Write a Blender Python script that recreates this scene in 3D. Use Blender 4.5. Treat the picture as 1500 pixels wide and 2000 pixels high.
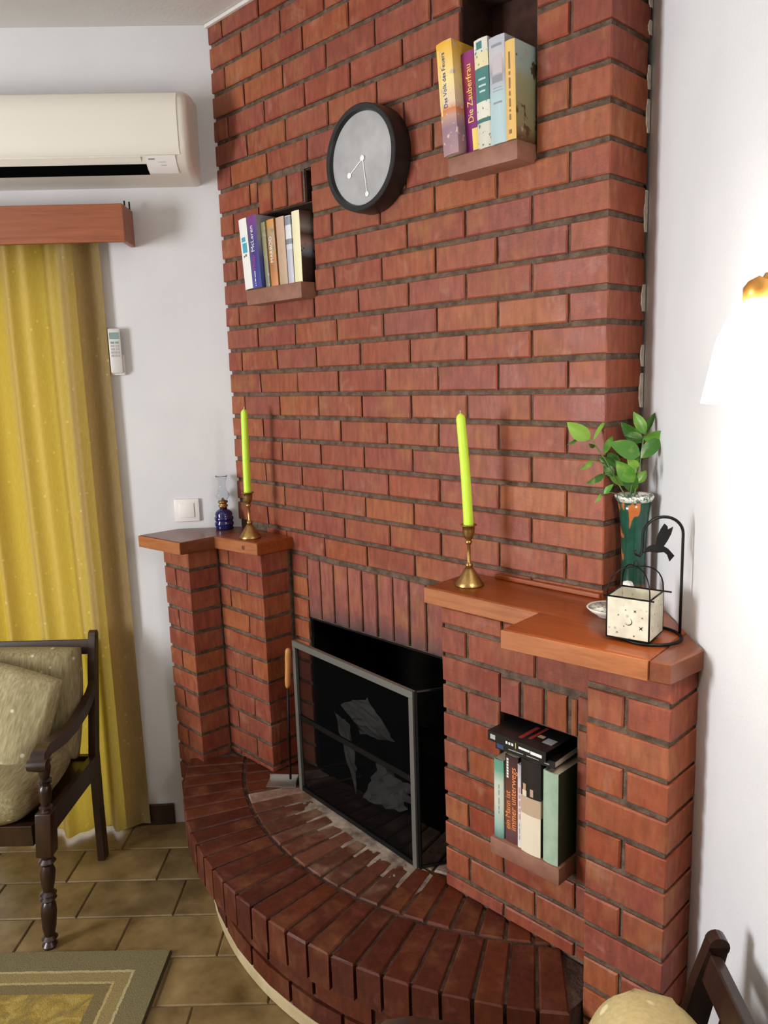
import bpy, bmesh, math, random
from mathutils import Vector, Matrix

random.seed(7)
for o in list(bpy.data.objects):
    bpy.data.objects.remove(o)
S = bpy.context.scene
COL = S.collection
PI = math.pi

# ---------------------------------------------------------------- camera
cam_d = bpy.data.cameras.new('camera')
cam_d.sensor_fit = 'HORIZONTAL'
cam_d.sensor_width = 36.0
cam_d.lens = 36.0 * 1527.27 / 1500.0
cam_d.clip_start = 0.02
cam = bpy.data.objects.new('camera', cam_d)
COL.objects.link(cam)
_r = Vector((0.7040216505, 0.7094898524, -0.0312676364))
_u = Vector((-0.1002458310, 0.1428674105, 0.9846520585))
_f = Vector((-0.7030677699, 0.6900819172, -0.1717051500))
CAM = Vector((0.8946, -1.5764, 1.6727))
_m = Matrix(((_r.x, _u.x, -_f.x, CAM.x), (_r.y, _u.y, -_f.y, CAM.y), (_r.z, _u.z, -_f.z, CAM.z), (0, 0, 0, 1)))
cam.matrix_world = _m
S.camera = cam

# ---------------------------------------------------------------- frames of the two white walls
ANG = math.radians(48)
LW0 = Vector((-1.4625, 0, 0))
TL = Vector((math.cos(ANG), math.sin(ANG), 0))
NL = Vector((math.sin(ANG), -math.cos(ANG), 0))
RW0 = Vector((0, 0.172, 0))
TR = Vector((math.cos(ANG), -math.sin(ANG), 0))
NR = Vector((-math.sin(ANG), -math.cos(ANG), 0))
def LW(a, o, z): return LW0 + TL * a + NL * o + Vector((0, 0, z))
def RW(s, o, z): return RW0 + TR * s + NR * o + Vector((0, 0, z))
CEIL = 2.815

# ---------------------------------------------------------------- light
S.view_settings.view_transform = 'Standard'
S.view_settings.look = 'None'
S.view_settings.gamma = 1.0
S.view_settings.use_curve_mapping = False
S.view_settings.exposure = -0.30

# light paths: a few bounces are enough for this room
S.cycles.max_bounces = 6
S.cycles.diffuse_bounces = 3
S.cycles.glossy_bounces = 2
S.cycles.transmission_bounces = 4
S.cycles.transparent_max_bounces = 8
S.cycles.adaptive_threshold = 0.03
S.cycles.caustics_reflective = False
S.cycles.caustics_refractive = False

W = bpy.data.worlds.new('daylight')
S.world = W
W.use_nodes = True
W.node_tree.nodes['Background'].inputs[0].default_value = (0.85, 0.93, 1.0, 1)
W.node_tree.nodes['Background'].inputs[1].default_value = 1.2

def area_light(name, loc, direction, sx, sy, power, col):
    d = bpy.data.lights.new(name, 'AREA')
    d.shape = 'RECTANGLE'; d.size = sx; d.size_y = sy; d.energy = power; d.color = col
    o = bpy.data.objects.new(name, d); COL.objects.link(o)
    o.location = loc
    o.rotation_euler = Vector(direction).to_track_quat('-Z', 'Y').to_euler()
    return o
# daylight entering by the big window at the far end of the room (behind the viewer, left)
area_light('window_daylight', LW(-3.40, 2.40, 1.55), TL, 1.25, 1.45, 205, (0.98, 0.985, 1.0))
# daylight outside the curtained glazed door in the left wall
area_light('door_daylight', LW(-1.15, -0.5, 1.15), NL, 1.5, 2.2, 27, (1.0, 0.96, 0.88))

# ---------------------------------------------------------------- materials
MATS = {}
def nodes(m):
    return m.node_tree.nodes, m.node_tree.links
def base(name, col=(0.8, 0.8, 0.8), rough=0.5, metal=0.0, spec=0.5):
    m = bpy.data.materials.new(name); m.use_nodes = True
    b = m.node_tree.nodes['Principled BSDF']
    b.inputs['Base Color'].default_value = (*col, 1)
    b.inputs['Roughness'].default_value = rough
    b.inputs['Metallic'].default_value = metal
    b.inputs['Specular IOR Level'].default_value = spec
    MATS[name] = m
    return m
def N(m, t, **kw):
    n = m.node_tree.nodes.new(t)
    for k, v in kw.items(): setattr(n, k, v)
    return n
def lk(m, a, b): m.node_tree.links.new(a, b)
def bsdf(m): return m.node_tree.nodes['Principled BSDF']
def ramp(m, fac, stops, interp='LINEAR'):
    r = N(m, 'ShaderNodeValToRGB'); r.color_ramp.interpolation = interp
    el = r.color_ramp.elements
    while len(el) < len(stops): el.new(0.5)
    for e, (p, c) in zip(el, stops):
        e.position = p; e.color = (*c, 1)
    lk(m, fac, r.inputs[0]); return r
def noise(m, scale, detail=4, rough=0.55, vec=None, dims='3D'):
    n = N(m, 'ShaderNodeTexNoise'); n.inputs['Scale'].default_value = scale
    n.inputs['Detail'].default_value = detail; n.inputs['Roughness'].default_value = rough
    if vec is not None: lk(m, vec, n.inputs['Vector'])
    return n
def mix(m, fac, a, b, mode='MIX'):
    n = N(m, 'ShaderNodeMix'); n.data_type = 'RGBA'; n.blend_type = mode
    for idx, v in ((0, fac), (6, a), (7, b)):
        if hasattr(v, 'links'): lk(m, v, n.inputs[idx])
        elif idx == 0: n.inputs[0].default_value = v
        else: n.inputs[idx].default_value = (*v, 1)
    return n.outputs[2]
def bump(m, h, strength=0.3, dist=0.002):
    b = N(m, 'ShaderNodeBump'); b.inputs['Strength'].default_value = strength; b.inputs['Distance'].default_value = dist
    lk(m, h, b.inputs['Height']); lk(m, b.outputs[0], bsdf(m).inputs['Normal'])
def objcoord(m):
    return N(m, 'ShaderNodeTexCoord').outputs['Object']
def rnd_coord(m):
    """object coordinates shifted by a per-object random amount, so shared meshes do not repeat"""
    oi = N(m, 'ShaderNodeObjectInfo'); tc = N(m, 'ShaderNodeTexCoord')
    mul = N(m, 'ShaderNodeMath', operation='MULTIPLY'); mul.inputs[1].default_value = 37.0
    lk(m, oi.outputs['Random'], mul.inputs[0])
    cb = N(m, 'ShaderNodeCombineXYZ'); lk(m, mul.outputs[0], cb.inputs[0]); lk(m, mul.outputs[0], cb.inputs[2])
    ad = N(m, 'ShaderNodeVectorMath', operation='ADD'); lk(m, tc.outputs['Object'], ad.inputs[0]); lk(m, cb.outputs[0], ad.inputs[1])
    return ad.outputs[0], oi.outputs['Random'], tc.outputs['Object']

def brick_mat(name, tones, rough=0.48, soot=None, patch=(0.32, 0.125, 0.048), dark=0.5, sheen=(0.37, 0.19, 0.125)):
    m = base(name, rough=rough, spec=0.3)
    v, rnd, oc = rnd_coord(m)
    r = ramp(m, rnd, [(i / (len(tones) - 1), t) for i, t in enumerate(tones)])
    n1 = noise(m, 9, 3, 0.6, v)
    f1 = ramp(m, n1.outputs[0], [(0.50, (0, 0, 0)), (0.72, (1, 1, 1))])
    c = mix(m, f1.outputs[0], r.outputs[0], patch)
    gp = N(m, 'ShaderNodeNewGeometry')
    nl = noise(m, 1.9, 1, 0.5, gp.outputs['Position'])
    fl_ = ramp(m, nl.outputs[0], [(0.45, (0, 0, 0)), (0.62, (0.5, 0.5, 0.5))])
    c = mix(m, fl_.outputs[0], c, (0.250, 0.072, 0.050), 'MIX') if sheen else c
    if sheen:
        n4 = noise(m, 14, 2, 0.6, v); n4.inputs['Distortion'].default_value = 0.8
        f4 = ramp(m, n4.outputs[0], [(0.60, (0, 0, 0)), (0.80, (0.6, 0.6, 0.6))])
        c = mix(m, f4.outputs[0], c, sheen)  # glossy sheen painted into the colour as paler patches
    mm = N(m, 'ShaderNodeMapping'); mm.inputs['Scale'].default_value = (1, 1, 0.25); lk(m, v, mm.inputs[0])
    n2 = noise(m, 60, 2, 0.6, mm.outputs[0])
    f2 = ramp(m, n2.outputs[0], [(0.35, (0.72, 0.66, 0.64)), (0.65, (1.1, 1.08, 1.05))])
    c = mix(m, 0.8, c, f2.outputs[0], 'MULTIPLY')
    n3 = noise(m, 22, 3, 0.7, v)
    f3 = ramp(m, n3.outputs[0], [(0.58, (0, 0, 0)), (0.75, (1, 1, 1))])
    dk = N(m, 'ShaderNodeMath', operation='MULTIPLY'); dk.inputs[1].default_value = dark; lk(m, f3.outputs[0], dk.inputs[0])
    c = mix(m, dk.outputs[0], c, (0.12, 0.03, 0.03))
    if soot:
        sx = N(m, 'ShaderNodeSeparateXYZ'); lk(m, oc, sx.inputs[0])
        ad = N(m, 'ShaderNodeMath', operation='MULTIPLY_ADD'); ad.inputs[1].default_value = 0.10; lk(m, n1.outputs[0], ad.inputs[0]); lk(m, sx.outputs[2], ad.inputs[2])
        fs = ramp(m, ad.outputs[0], [(0.035, (1, 1, 1)), (0.12, (0, 0, 0))])
        c = mix(m, fs.outputs[0], c, soot)
    lk(m, c, bsdf(m).inputs['Base Color'])
    rr = ramp(m, n1.outputs[0], [(0.3, (rough - .10,) * 3), (0.7, (rough + .14,) * 3)])
    lk(m, rr.outputs[0], bsdf(m).inputs['Roughness'])
    nb = noise(m, 110, 2, 0.65, v)
    bump(m, nb.outputs[0], 0.35, 0.0015)
    return m
RED = [(0.300, 0.072, 0.030), (0.225, 0.056, 0.034), (0.320, 0.092, 0.035), (0.255, 0.070, 0.048), (0.265, 0.058, 0.026), (0.345, 0.112, 0.042), (0.240, 0.054, 0.030)]
brick_mat('brick', RED)
brick_mat('brick_soot', [(0.30, 0.098, 0.074), (0.27, 0.09, 0.074), (0.33, 0.11, 0.078)], soot=(0.065, 0.046, 0.052))
brick_mat('brick_hearth', [(0.080, 0.015, 0.005), (0.105, 0.023, 0.007), (0.062, 0.012, 0.005), (0.090, 0.018, 0.006)], rough=0.55, patch=(0.150, 0.050, 0.018), dark=0.9, sheen=None)
brick_mat('brick_ash', [(0.30, 0.20, 0.15), (0.22, 0.12, 0.085), (0.34, 0.24, 0.19)], rough=0.8, patch=(0.42, 0.35, 0.29), dark=0.9, sheen=None)

brick_mat('brick_burnt', [(0.12, 0.036, 0.018), (0.09, 0.03, 0.016), (0.15, 0.055, 0.03)], rough=0.6, patch=(0.22, 0.135, 0.085), dark=0.95, sheen=None)
def mottled(name, c1, c2, scale=8, rough=0.6, bumps=(0.2, 0.002, 90), metal=0, spec=0.5, detail=3, lo=.35, hi=.65):
    m = base(name, rough=rough, metal=metal, spec=spec)
    v = objcoord(m)
    n = noise(m, scale, detail, 0.6, v)
    r = ramp(m, n.outputs[0], [(lo, c1), (hi, c2)])
    lk(m, r.outputs[0], bsdf(m).inputs['Base Color'])
    if bumps:
        nb = noise(m, bumps[2], 2, 0.6, v); bump(m, nb.outputs[0], bumps[0], bumps[1])
    return m
mottled('mortar', (0.065, 0.040, 0.026), (0.155, 0.105, 0.072), 40, 0.9, (0.9, 0.004, 160))
mottled('mortar_dark', (0.035, 0.015, 0.010), (0.09, 0.045, 0.03), 40, 0.9, (0.9, 0.004, 160))
mottled('plaster', (0.68, 0.685, 0.71), (0.735, 0.74, 0.765), 2.2, 0.75, (0.25, 0.002, 130))
mottled('ceiling_paint', (0.68, 0.66, 0.62), (0.73, 0.705, 0.665), 1.5, 0.8, (0.25, 0.002, 90))
mottled('tan_paint', (0.30, 0.25, 0.19), (0.36, 0.30, 0.23), 1.5, 0.8, (0.25, 0.002, 90))
mottled('paint_chip', (0.50, 0.44, 0.38), (0.72, 0.66, 0.58), 40, 0.8)
mottled('soot', (0.003, 0.003, 0.003), (0.008, 0.007, 0.006), 14, 0.95, (0.6, 0.004, 60), spec=0.02)
mottled('kerb_plaster', (0.42, 0.33, 0.17), (0.52, 0.42, 0.24), 12, 0.8)
mottled('ledge_clay', (0.22, 0.092, 0.058), (0.28, 0.125, 0.08), 30, 0.6, (0.2, 0.001, 200))

def wood(name, c1, c2, c3, scale=(1, 14, 14), rough=0.35, axis=None, coat=0.0):
    m = base(name, rough=rough)
    v = objcoord(m)
    mp = N(m, 'ShaderNodeMapping'); mp.inputs['Scale'].default_value = scale; lk(m, v, mp.inputs[0])
    n = noise(m, 3.0, 6, 0.6, mp.outputs[0]); n.inputs['Distortion'].default_value = 0.6
    r = ramp(m, n.outputs[0], [(0.30, c1), (0.5, c2), (0.72, c3)])
    lk(m, r.outputs[0], bsdf(m).inputs['Base Color'])
    bsdf(m).inputs['Coat Weight'].default_value = coat
    bsdf(m).inputs['Coat Roughness'].default_value = 0.2
    bump(m, n.outputs[0], 0.08, 0.001)
    return m
wood('wood_mantel', (0.18, 0.033, 0.004), (0.245, 0.050, 0.006), (0.31, 0.074, 0.010), (2, 26, 26), 0.36, coat=0.10)
wood('wood_mantel_end', (0.115, 0.030, 0.012), (0.155, 0.043, 0.017), (0.20, 0.062, 0.026), (20, 3, 20), 0.34, coat=0.2)
wood('wood_lit_edge', (0.27, 0.085, 0.026), (0.35, 0.12, 0.040), (0.42, 0.155, 0.058), (2, 26, 26), 0.36, coat=0.2)
wood('wood_pelmet', (0.23, 0.065, 0.025), (0.29, 0.085, 0.034), (0.34, 0.105, 0.045), (1.5, 30, 22), 0.4)
wood('wood_dark', (0.012, 0.005, 0.003), (0.024, 0.009, 0.005), (0.042, 0.015, 0.008), (10, 10, 2), 0.34, coat=0.15)
wood('wood_handle', (0.42, 0.17, 0.05), (0.52, 0.23, 0.07), (0.60, 0.29, 0.10), (20, 20, 3), 0.45)

base('black_iron', (0.006, 0.006, 0.006), 0.45, 0.6)
base('black_plastic', (0.008, 0.008, 0.009), 0.35)
base('black_void', (0.003, 0.003, 0.003), 0.9, spec=0.0)
base('grey_metal', (0.24, 0.24, 0.22), 0.42, 0.7)
base('steel', (0.45, 0.44, 0.42), 0.4, 0.9)
base('white_plastic', (0.80, 0.77, 0.69), 0.32)
base('switch_plastic', (0.83, 0.80, 0.78), 0.35)
base('grey_plastic', (0.62, 0.61, 0.58), 0.4)
base('print_grey', (0.22, 0.22, 0.23), 0.6)
base('print_light', (0.42, 0.42, 0.41), 0.6)
base('lcd', (0.22, 0.33, 0.33), 0.25)
base('baseboard_tile', (0.035, 0.018, 0.010), 0.35)
mottled('clock_dial', (0.33, 0.33, 0.34), (0.42, 0.42, 0.43), 14, 0.45, None)
base('clock_hand', (0.85, 0.85, 0.82), 0.5)
mottled('brass', (0.30, 0.17, 0.06), (0.46, 0.29, 0.10), 30, 0.36, (0.3, 0.001, 120), metal=0.9)
m = base('candle_wax', (0.60, 0.86, 0.06), 0.45)
bsdf(m).inputs['Subsurface Weight'].default_value = 0.25
bsdf(m).inputs['Subsurface Radius'].default_value = (0.006, 0.008, 0.002)
base('wick', (0.75, 0.72, 0.55), 0.8)
m = base('blue_glass', (0.006, 0.008, 0.09), 0.08); bsdf(m).inputs['Coat Weight'].default_value = 0.5
m = base('clear_glass', (0.95, 0.97, 0.98), 0.03); bsdf(m).inputs['Transmission Weight'].default_value = 1.0; bsdf(m).inputs['IOR'].default_value = 1.25
m = base('window_glass', (0.9, 0.95, 0.95), 0.05)
tr = N(m, 'ShaderNodeBsdfTransparent'); mx = N(m, 'ShaderNodeMixShader'); mx.inputs[0].default_value = 0.06
lk(m, tr.outputs[0], mx.inputs[1]); lk(m, bsdf(m).outputs[0], mx.inputs[2]); lk(m, mx.outputs[0], m.node_tree.nodes['Material Output'].inputs[0])
base('page_paper', (0.55, 0.44, 0.31), 0.85)
base('page_white', (0.72, 0.67, 0.57), 0.85)
mottled('white_ceramic', (0.78, 0.74, 0.68), (0.84, 0.81, 0.76), 8, 0.25, None)
base('window_frame_paint', (0.75, 0.75, 0.74), 0.45)

# rough paper in the grate
mottled('grate_paper', (0.60, 0.60, 0.60), (0.82, 0.82, 0.81), 14, 0.9)
# fire guard mesh: fine wire, see-through
m = base('wire_mesh', (0.004, 0.004, 0.004), 0.9, spec=0.0)
b = bsdf(m); tr = N(m, 'ShaderNodeBsdfTransparent'); mx = N(m, 'ShaderNodeMixShader'); mx.inputs[0].default_value = 0.58
out = m.node_tree.nodes['Material Output']
lk(m, tr.outputs[0], mx.inputs[1]); lk(m, b.outputs[0], mx.inputs[2]); lk(m, mx.outputs[0], out.inputs[0])

# floor tile
m = base('floor_tile', rough=0.42)
v, rnd, oc = rnd_coord(m)
n = noise(m, 7, 6, 0.62, v)
r = ramp(m, n.outputs[0], [(0.32, (0.105, 0.062, 0.020)), (0.52, (0.215, 0.142, 0.058)), (0.72, (0.32, 0.225, 0.10))])
f = ramp(m, rnd, [(0, (0.85, 0.85, 0.85)), (1, (1.12, 1.1, 1.05))])
c = mix(m, 1.0, r.outputs[0], f.outputs[0], 'MULTIPLY')
lk(m, c, bsdf(m).inputs['Base Color'])
nb = noise(m, 60, 4, 0.6, v); bump(m, nb.outputs[0], 0.2, 0.002)
mottled('floor_grout', (0.10, 0.068, 0.03), (0.16, 0.115, 0.058), 20, 0.8)

# fabrics
def fabric(name, c1, c2, dot, dot_scale=16, trans=0.0, tcol=None, weave=(350, 350, 60), thr=0.13):
    m = base(name, rough=0.85, spec=0.15)
    v = objcoord(m)
    mp = N(m, 'ShaderNodeMapping'); mp.inputs['Scale'].default_value = weave; lk(m, v, mp.inputs[0])
    n = noise(m, 1.0, 3, 0.6, mp.outputs[0])
    r = ramp(m, n.outputs[0], [(0.3, c1), (0.7, c2)])
    vo = N(m, 'ShaderNodeTexVoronoi'); vo.inputs['Scale'].default_value = dot_scale; lk(m, v, vo.inputs['Vector'])
    fd = ramp(m, vo.outputs['Distance'], [(thr, (1, 1, 1)), (thr + .05, (0, 0, 0))])
    c = mix(m, fd.outputs[0], r.outputs[0], dot)
    lk(m, c, bsdf(m).inputs['Base Color'])
    bump(m, n.outputs[0], 0.25, 0.001)
    if trans:
        t = N(m, 'ShaderNodeBsdfTranslucent')
        tc = mix(m, 0.35, tcol, c, 'MULTIPLY') if False else None
        t.inputs[0].default_value = (*tcol, 1)
        mx = N(m, 'ShaderNodeMixShader'); mx.inputs[0].default_value = trans
        lk(m, bsdf(m).outputs[0], mx.inputs[1]); lk(m, t.outputs[0], mx.inputs[2])
        lk(m, mx.outputs[0], m.node_tree.nodes['Material Output'].inputs[0])
    return m
fabric('curtain_cloth', (0.34, 0.24, 0.10), (0.44, 0.33, 0.16), (0.62, 0.52, 0.30), 24, 0.42, (0.56, 0.40, 0.045), (260, 260, 40), 0.085)
fabric('chair_cloth', (0.19, 0.155, 0.075), (0.36, 0.305, 0.17), (0.60, 0.56, 0.42), 17, thr=0.085, weave=(150, 22, 150))
fabric('pillow_cloth', (0.26, 0.22, 0.115), (0.46, 0.40, 0.235), (0.70, 0.66, 0.50), 17, thr=0.085, weave=(160, 24, 160))
fabric('cream_cloth', (0.42, 0.33, 0.15), (0.50, 0.41, 0.21), (0.68, 0.60, 0.38), 14, thr=0.12, weave=(120, 120, 120))

# rug: local x along one side, y along the other, origin at the visible corner
m = base('rug_pile', rough=0.95, spec=0.1)
v = objcoord(m)
sx = N(m, 'ShaderNodeSeparateXYZ'); lk(m, v, sx.inputs[0])
def mth(op, a, b=None):
    n = N(m, 'ShaderNodeMath', operation=op)
    for i, q in enumerate((a, b)):
        if q is None: continue
        if hasattr(q, 'links'): lk(m, q, n.inputs[i])
        else: n.inputs[i].default_value = q
    return n.outputs[0]
ax = mth('ABSOLUTE', sx.outputs[0]); ay = mth('ABSOLUTE', sx.outputs[1])
dmin = mth('MINIMUM', ax, ay)
nz = noise(m, 60, 4, 0.7, v)
dj = mth('ADD', dmin, mth('MULTIPLY', mth('SUBTRACT', nz.outputs[0], 0.5), 0.012))
rr = ramp(m, dj, [(0.0, (0.20, 0.17, 0.085)), (0.077, (0.48, 0.41, 0.22)), (0.085, (0.30, 0.23, 0.095)), (0.118, (0.47, 0.38, 0.17)), (0.126, (0.21, 0.16, 0.075))], 'CONSTANT')
np_ = noise(m, 13, 5, 0.6, v); np_.inputs['Distortion'].default_value = 1.6
pr = ramp(m, np_.outputs[0], [(0.36, (0.24, 0.18, 0.07)), (0.50, (0.36, 0.25, 0.055)), (0.66, (0.47, 0.36, 0.11))])
inn = mth('GREATER_THAN', dj, 0.165)
c = mix(m, inn, rr.outputs[0], pr.outputs[0])
ng = noise(m, 260, 3, 0.7, v)
gr = ramp(m, ng.outputs[0], [(0.3, (0.75, 0.75, 0.75)), (0.7, (1.15, 1.15, 1.15))])
c = mix(m, 1.0, c, gr.outputs[0], 'MULTIPLY')
lk(m, c, bsdf(m).inputs['Base Color']); bump(m, ng.outputs[0], 0.6, 0.004)
base('rug_edge', (0.055, 0.045, 0.025), 0.95)

# leaves and vase
m = base('leaf', rough=0.35)
v, rnd, oc = rnd_coord(m)
r = ramp(m, rnd, [(0, (0.025, 0.10, 0.012)), (0.45, (0.06, 0.20, 0.018)), (0.8, (0.12, 0.30, 0.03)), (1, (0.24, 0.40, 0.06))])
n = noise(m, 30, 3, 0.5, v)
c = mix(m, ramp(m, n.outputs[0], [(0.55, (0, 0, 0)), (0.8, (1, 1, 1))]).outputs[0], r.outputs[0], (0.30, 0.42, 0.08))
lk(m, c, bsdf(m).inputs['Base Color'])
base('stem', (0.10, 0.16, 0.03), 0.5)
m = base('vase_glaze', rough=0.18)
v = objcoord(m)
n = noise(m, 18, 5, 0.6, v)
r = ramp(m, n.outputs[0], [(0.35, (0.006, 0.040, 0.022)), (0.60, (0.012, 0.075, 0.05)), (0.72, (0.03, 0.10, 0.12))])
mp = N(m, 'ShaderNodeMapping'); mp.inputs['Scale'].default_value = (26, 26, 9); mp.inputs['Location'].default_value = (3.1, 0.4, 5.2); lk(m, v, mp.inputs[0])
n2 = noise(m, 1.0, 2, 0.4, mp.outputs[0])
sz = N(m, 'ShaderNodeSeparateXYZ'); lk(m, v, sz.inputs[0])
f = ramp(m, n2.outputs[0], [(0.605, (0, 0, 0)), (0.62, (1, 1, 1))])
c = mix(m, f.outputs[0], r.outputs[0], (0.40, 0.12, 0.03))
fb = ramp(m, sz.outputs[2], [(0.030, (1, 1, 1)), (0.045, (0, 0, 0))])
c = mix(m, fb.outputs[0], c, (0.42, 0.13, 0.04))
lk(m, c, bsdf(m).inputs['Base Color'])
mottled('vase_rim', (0.05, 0.12, 0.09), (0.75, 0.74, 0.68), 120, 0.35, None, detail=3, lo=.42, hi=.52)
m = base('lantern_paper', rough=0.5); v = objcoord(m)
n = noise(m, 35, 3, 0.5, v)
vo = N(m, 'ShaderNodeTexVoronoi'); vo.inputs['Scale'].default_value = 75; lk(m, v, vo.inputs['Vector'])
fd = ramp(m, vo.outputs['Distance'], [(0.16, (1, 1, 1)), (0.26, (0, 0, 0))])
c0 = ramp(m, n.outputs[0], [(0.35, (0.50, 0.47, 0.38)), (0.65, (0.66, 0.62, 0.50))])
c = mix(m, fd.outputs[0], c0.outputs[0], (0.42, 0.39, 0.31))
lk(m, c, bsdf(m).inputs['Base Color'])
base('lantern_print', (0.02, 0.018, 0.02), 0.5)
m = base('dish_glaze', rough=0.2); v = objcoord(m)
n = noise(m, 70, 3, 0.5, v)
c = ramp(m, n.outputs[0], [(0.40, (0.22, 0.20, 0.17)), (0.47, (0.72, 0.69, 0.62)), (0.58, (0.75, 0.72, 0.66)), (0.62, (0.22, 0.40, 0.13)), (0.68, (0.50, 0.20, 0.22))])
lk(m, c.outputs[0], bsdf(m).inputs['Base Color'])
m = base('lamp_shade', (0.95, 0.93, 0.88), 0.4)
bsdf(m).inputs['Emission Color'].default_value = (1.0, 0.93, 0.80, 1); bsdf(m).inputs['Emission Strength'].default_value = 60.0
base('lamp_brass', (0.75, 0.36, 0.08), 0.35, 0.7)

# ---------------------------------------------------------------- mesh helpers
def mat_of(x): return MATS[x] if isinstance(x, str) else x
def mesh_obj(name, verts, faces, material, parent=None, smooth=False, mats=None, fm=None):
    me = bpy.data.meshes.new(name); me.from_pydata([tuple(v) for v in verts], [], faces)
    if material is not None: me.materials.append(mat_of(material))
    if mats:
        for x in mats: me.materials.append(mat_of(x))
    if fm:
        for p, i in zip(me.polygons, fm): p.material_index = i
    if smooth:
        for p in me.polygons: p.use_smooth = True
    me.update()
    o = bpy.data.objects.new(name, me); COL.objects.link(o)
    if parent is not None: o.parent = parent
    return o
class G:
    """collects geometry for one mesh"""
    def __init__(s): s.v = []; s.f = []; s.m = []
    def add(s, v, f, mi=0):
        k = len(s.v); s.v += [Vector(q) for q in v]; s.f += [[i + k for i in q] for q in f]; s.m += [mi] * len(f); return s
    def box(s, x0, x1, y0, y1, z0, z1, mi=0, M=None):
        v = [Vector(q) for q in ((x0, y0, z0), (x1, y0, z0), (x1, y1, z0), (x0, y1, z0), (x0, y0, z1), (x1, y0, z1), (x1, y1, z1), (x0, y1, z1))]
        if M: v = [M @ q for q in v]
        return s.add(v, [(0, 3, 2, 1), (4, 5, 6, 7), (0, 1, 5, 4), (1, 2, 6, 5), (2, 3, 7, 6), (3, 0, 4, 7)], mi)
    def bbox(s, x0, x1, y0, y1, z0, z1, b=0.003, mi=0, M=None):
        """box with bevelled edges"""
        bm = bmesh.new()
        r = bmesh.ops.create_cube(bm, size=1.0)
        for q in bm.verts: q.co = Vector(((x0 + x1) / 2 + q.co.x * (x1 - x0), (y0 + y1) / 2 + q.co.y * (y1 - y0), (z0 + z1) / 2 + q.co.z * (z1 - z0)))
        bmesh.ops.bevel(bm, geom=bm.edges[:], offset=b, segments=2, affect='EDGES', profile=0.5)
        bm.verts.index_update()
        v = [q.co.copy() for q in bm.verts]; f = [[q.index for q in p.verts] for p in bm.faces]; bm.free()
        if M: v = [M @ q for q in v]
        return s.add(v, f, mi)
    def prism(s, pts, z0, z1, b=0.0, mi=0):
        """vertical prism over a plan polygon (counter-clockwise), optional small top/bottom chamfer"""
        n = len(pts); P = [Vector((p[0], p[1], 0)) for p in pts]
        def inset(d):
            out = []
            for i in range(n):
                a, c, e = P[i - 1], P[i], P[(i + 1) % n]
                d1 = (c - a).normalized(); d2 = (e - c).normalized()
                n1 = Vector((-d1.y, d1.x, 0)); n2 = Vector((-d2.y, d2.x, 0))
                bis = n1 + n2; k = d / max(0.2, (1 + n1.dot(n2)))
                out.append(c + bis * k)
            return out
        rings = [(inset(b), z0), (P, z0 + b), (P, z1 - b), (inset(b), z1)] if b else [(P, z0), (P, z1)]
        v = [Vector((q.x, q.y, z)) for ring, z in rings for q in ring]
        f = [list(range(n))[::-1], [len(v) - n + i for i in range(n)]]
        for k in range(len(rings) - 1):
            for i in range(n):
                j = (i + 1) % n
                f.append([k * n + i, k * n + j, (k + 1) * n + j, (k + 1) * n + i])
        return s.add(v, f, mi)
    def tube(s, pts, r, seg=10, closed=False, cap=True, mi=0):
        pts = [Vector(p) for p in pts]; n = len(pts)
        rs = r if isinstance(r, (list, tuple)) else [r] * n
        up = Vector((0, 0, 1)); prev = None; v = []
        for i in range(n):
            a = pts[i - 1] if (i or closed) else pts[i]; c = pts[(i + 1) % n] if (i < n - 1 or closed) else pts[i]
            t = (c - a).normalized()
            if prev is None:
                x = t.cross(up)
                if x.length < 1e-3: x = t.cross(Vector((1, 0, 0)))
            else: x = prev - t * prev.dot(t)
            x.normalize(); prev = x; y = t.cross(x)
            for k in range(seg):
                w = 2 * PI * k / seg; v.append(pts[i] + (x * math.cos(w) + y * math.sin(w)) * rs[i])
        f = []
        for i in range(n if closed else n - 1):
            j = (i + 1) % n
            for k in range(seg):
                l = (k + 1) % seg; f.append([i * seg + k, i * seg + l, j * seg + l, j * seg + k])
        if cap and not closed: f += [list(range(seg))[::-1], [(n - 1) * seg + k for k in range(seg)]]
        return s.add(v, f, mi)
    def lathe(s, prof, seg=32, c=(0, 0, 0), mi=0, M=None, wob=None):
        v = []; f = []; n = len(prof)
        for (r, z) in prof:
            for k in range(seg):
                w = 2 * PI * k / seg
                rr = r * (wob(w, z) if wob else 1)
                q = Vector((c[0] + rr * math.cos(w), c[1] + rr * math.sin(w), c[2] + z)); v.append(M @ q if M else q)
        for i in range(n - 1):
            for k in range(seg):
                l = (k + 1) % seg; f.append([i * seg + k, i * seg + l, (i + 1) * seg + l, (i + 1) * seg + k])
        if prof[0][0] > 1e-5: f.append(list(range(seg))[::-1])
        if prof[-1][0] > 1e-5: f.append([(n - 1) * seg + k for k in range(seg)])
        return s.add(v, f, mi)
    def obj(s, name, material, parent=None, smooth=False, mats=None, bevel=None, origin=None):
        v = s.v
        if origin is not None:
            o3 = Vector(origin); v = [q - o3 for q in v]
        o = mesh_obj(name, v, s.f, material, parent, smooth, mats, s.m if mats else None)
        if origin is not None: o.location = origin
        if smooth == 'auto' or bevel:
            pass
        return o
def smooth_by_angle(o, ang=35):
    me = o.data
    for p in me.polygons: p.use_smooth = True
    bm = bmesh.new(); bm.from_mesh(me)
    for e in bm.edges:
        if len(e.link_faces) == 2 and e.calc_face_angle(0) > math.radians(ang): e.smooth = False
    bm.to_mesh(me); bm.free()
    return o
def empty(name, loc=(0, 0, 0), rz=0.0):
    o = bpy.data.objects.new(name, None); COL.objects.link(o); o.empty_display_size = 0.05
    o.location = loc; o.rotation_euler = (0, 0, rz); return o
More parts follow.
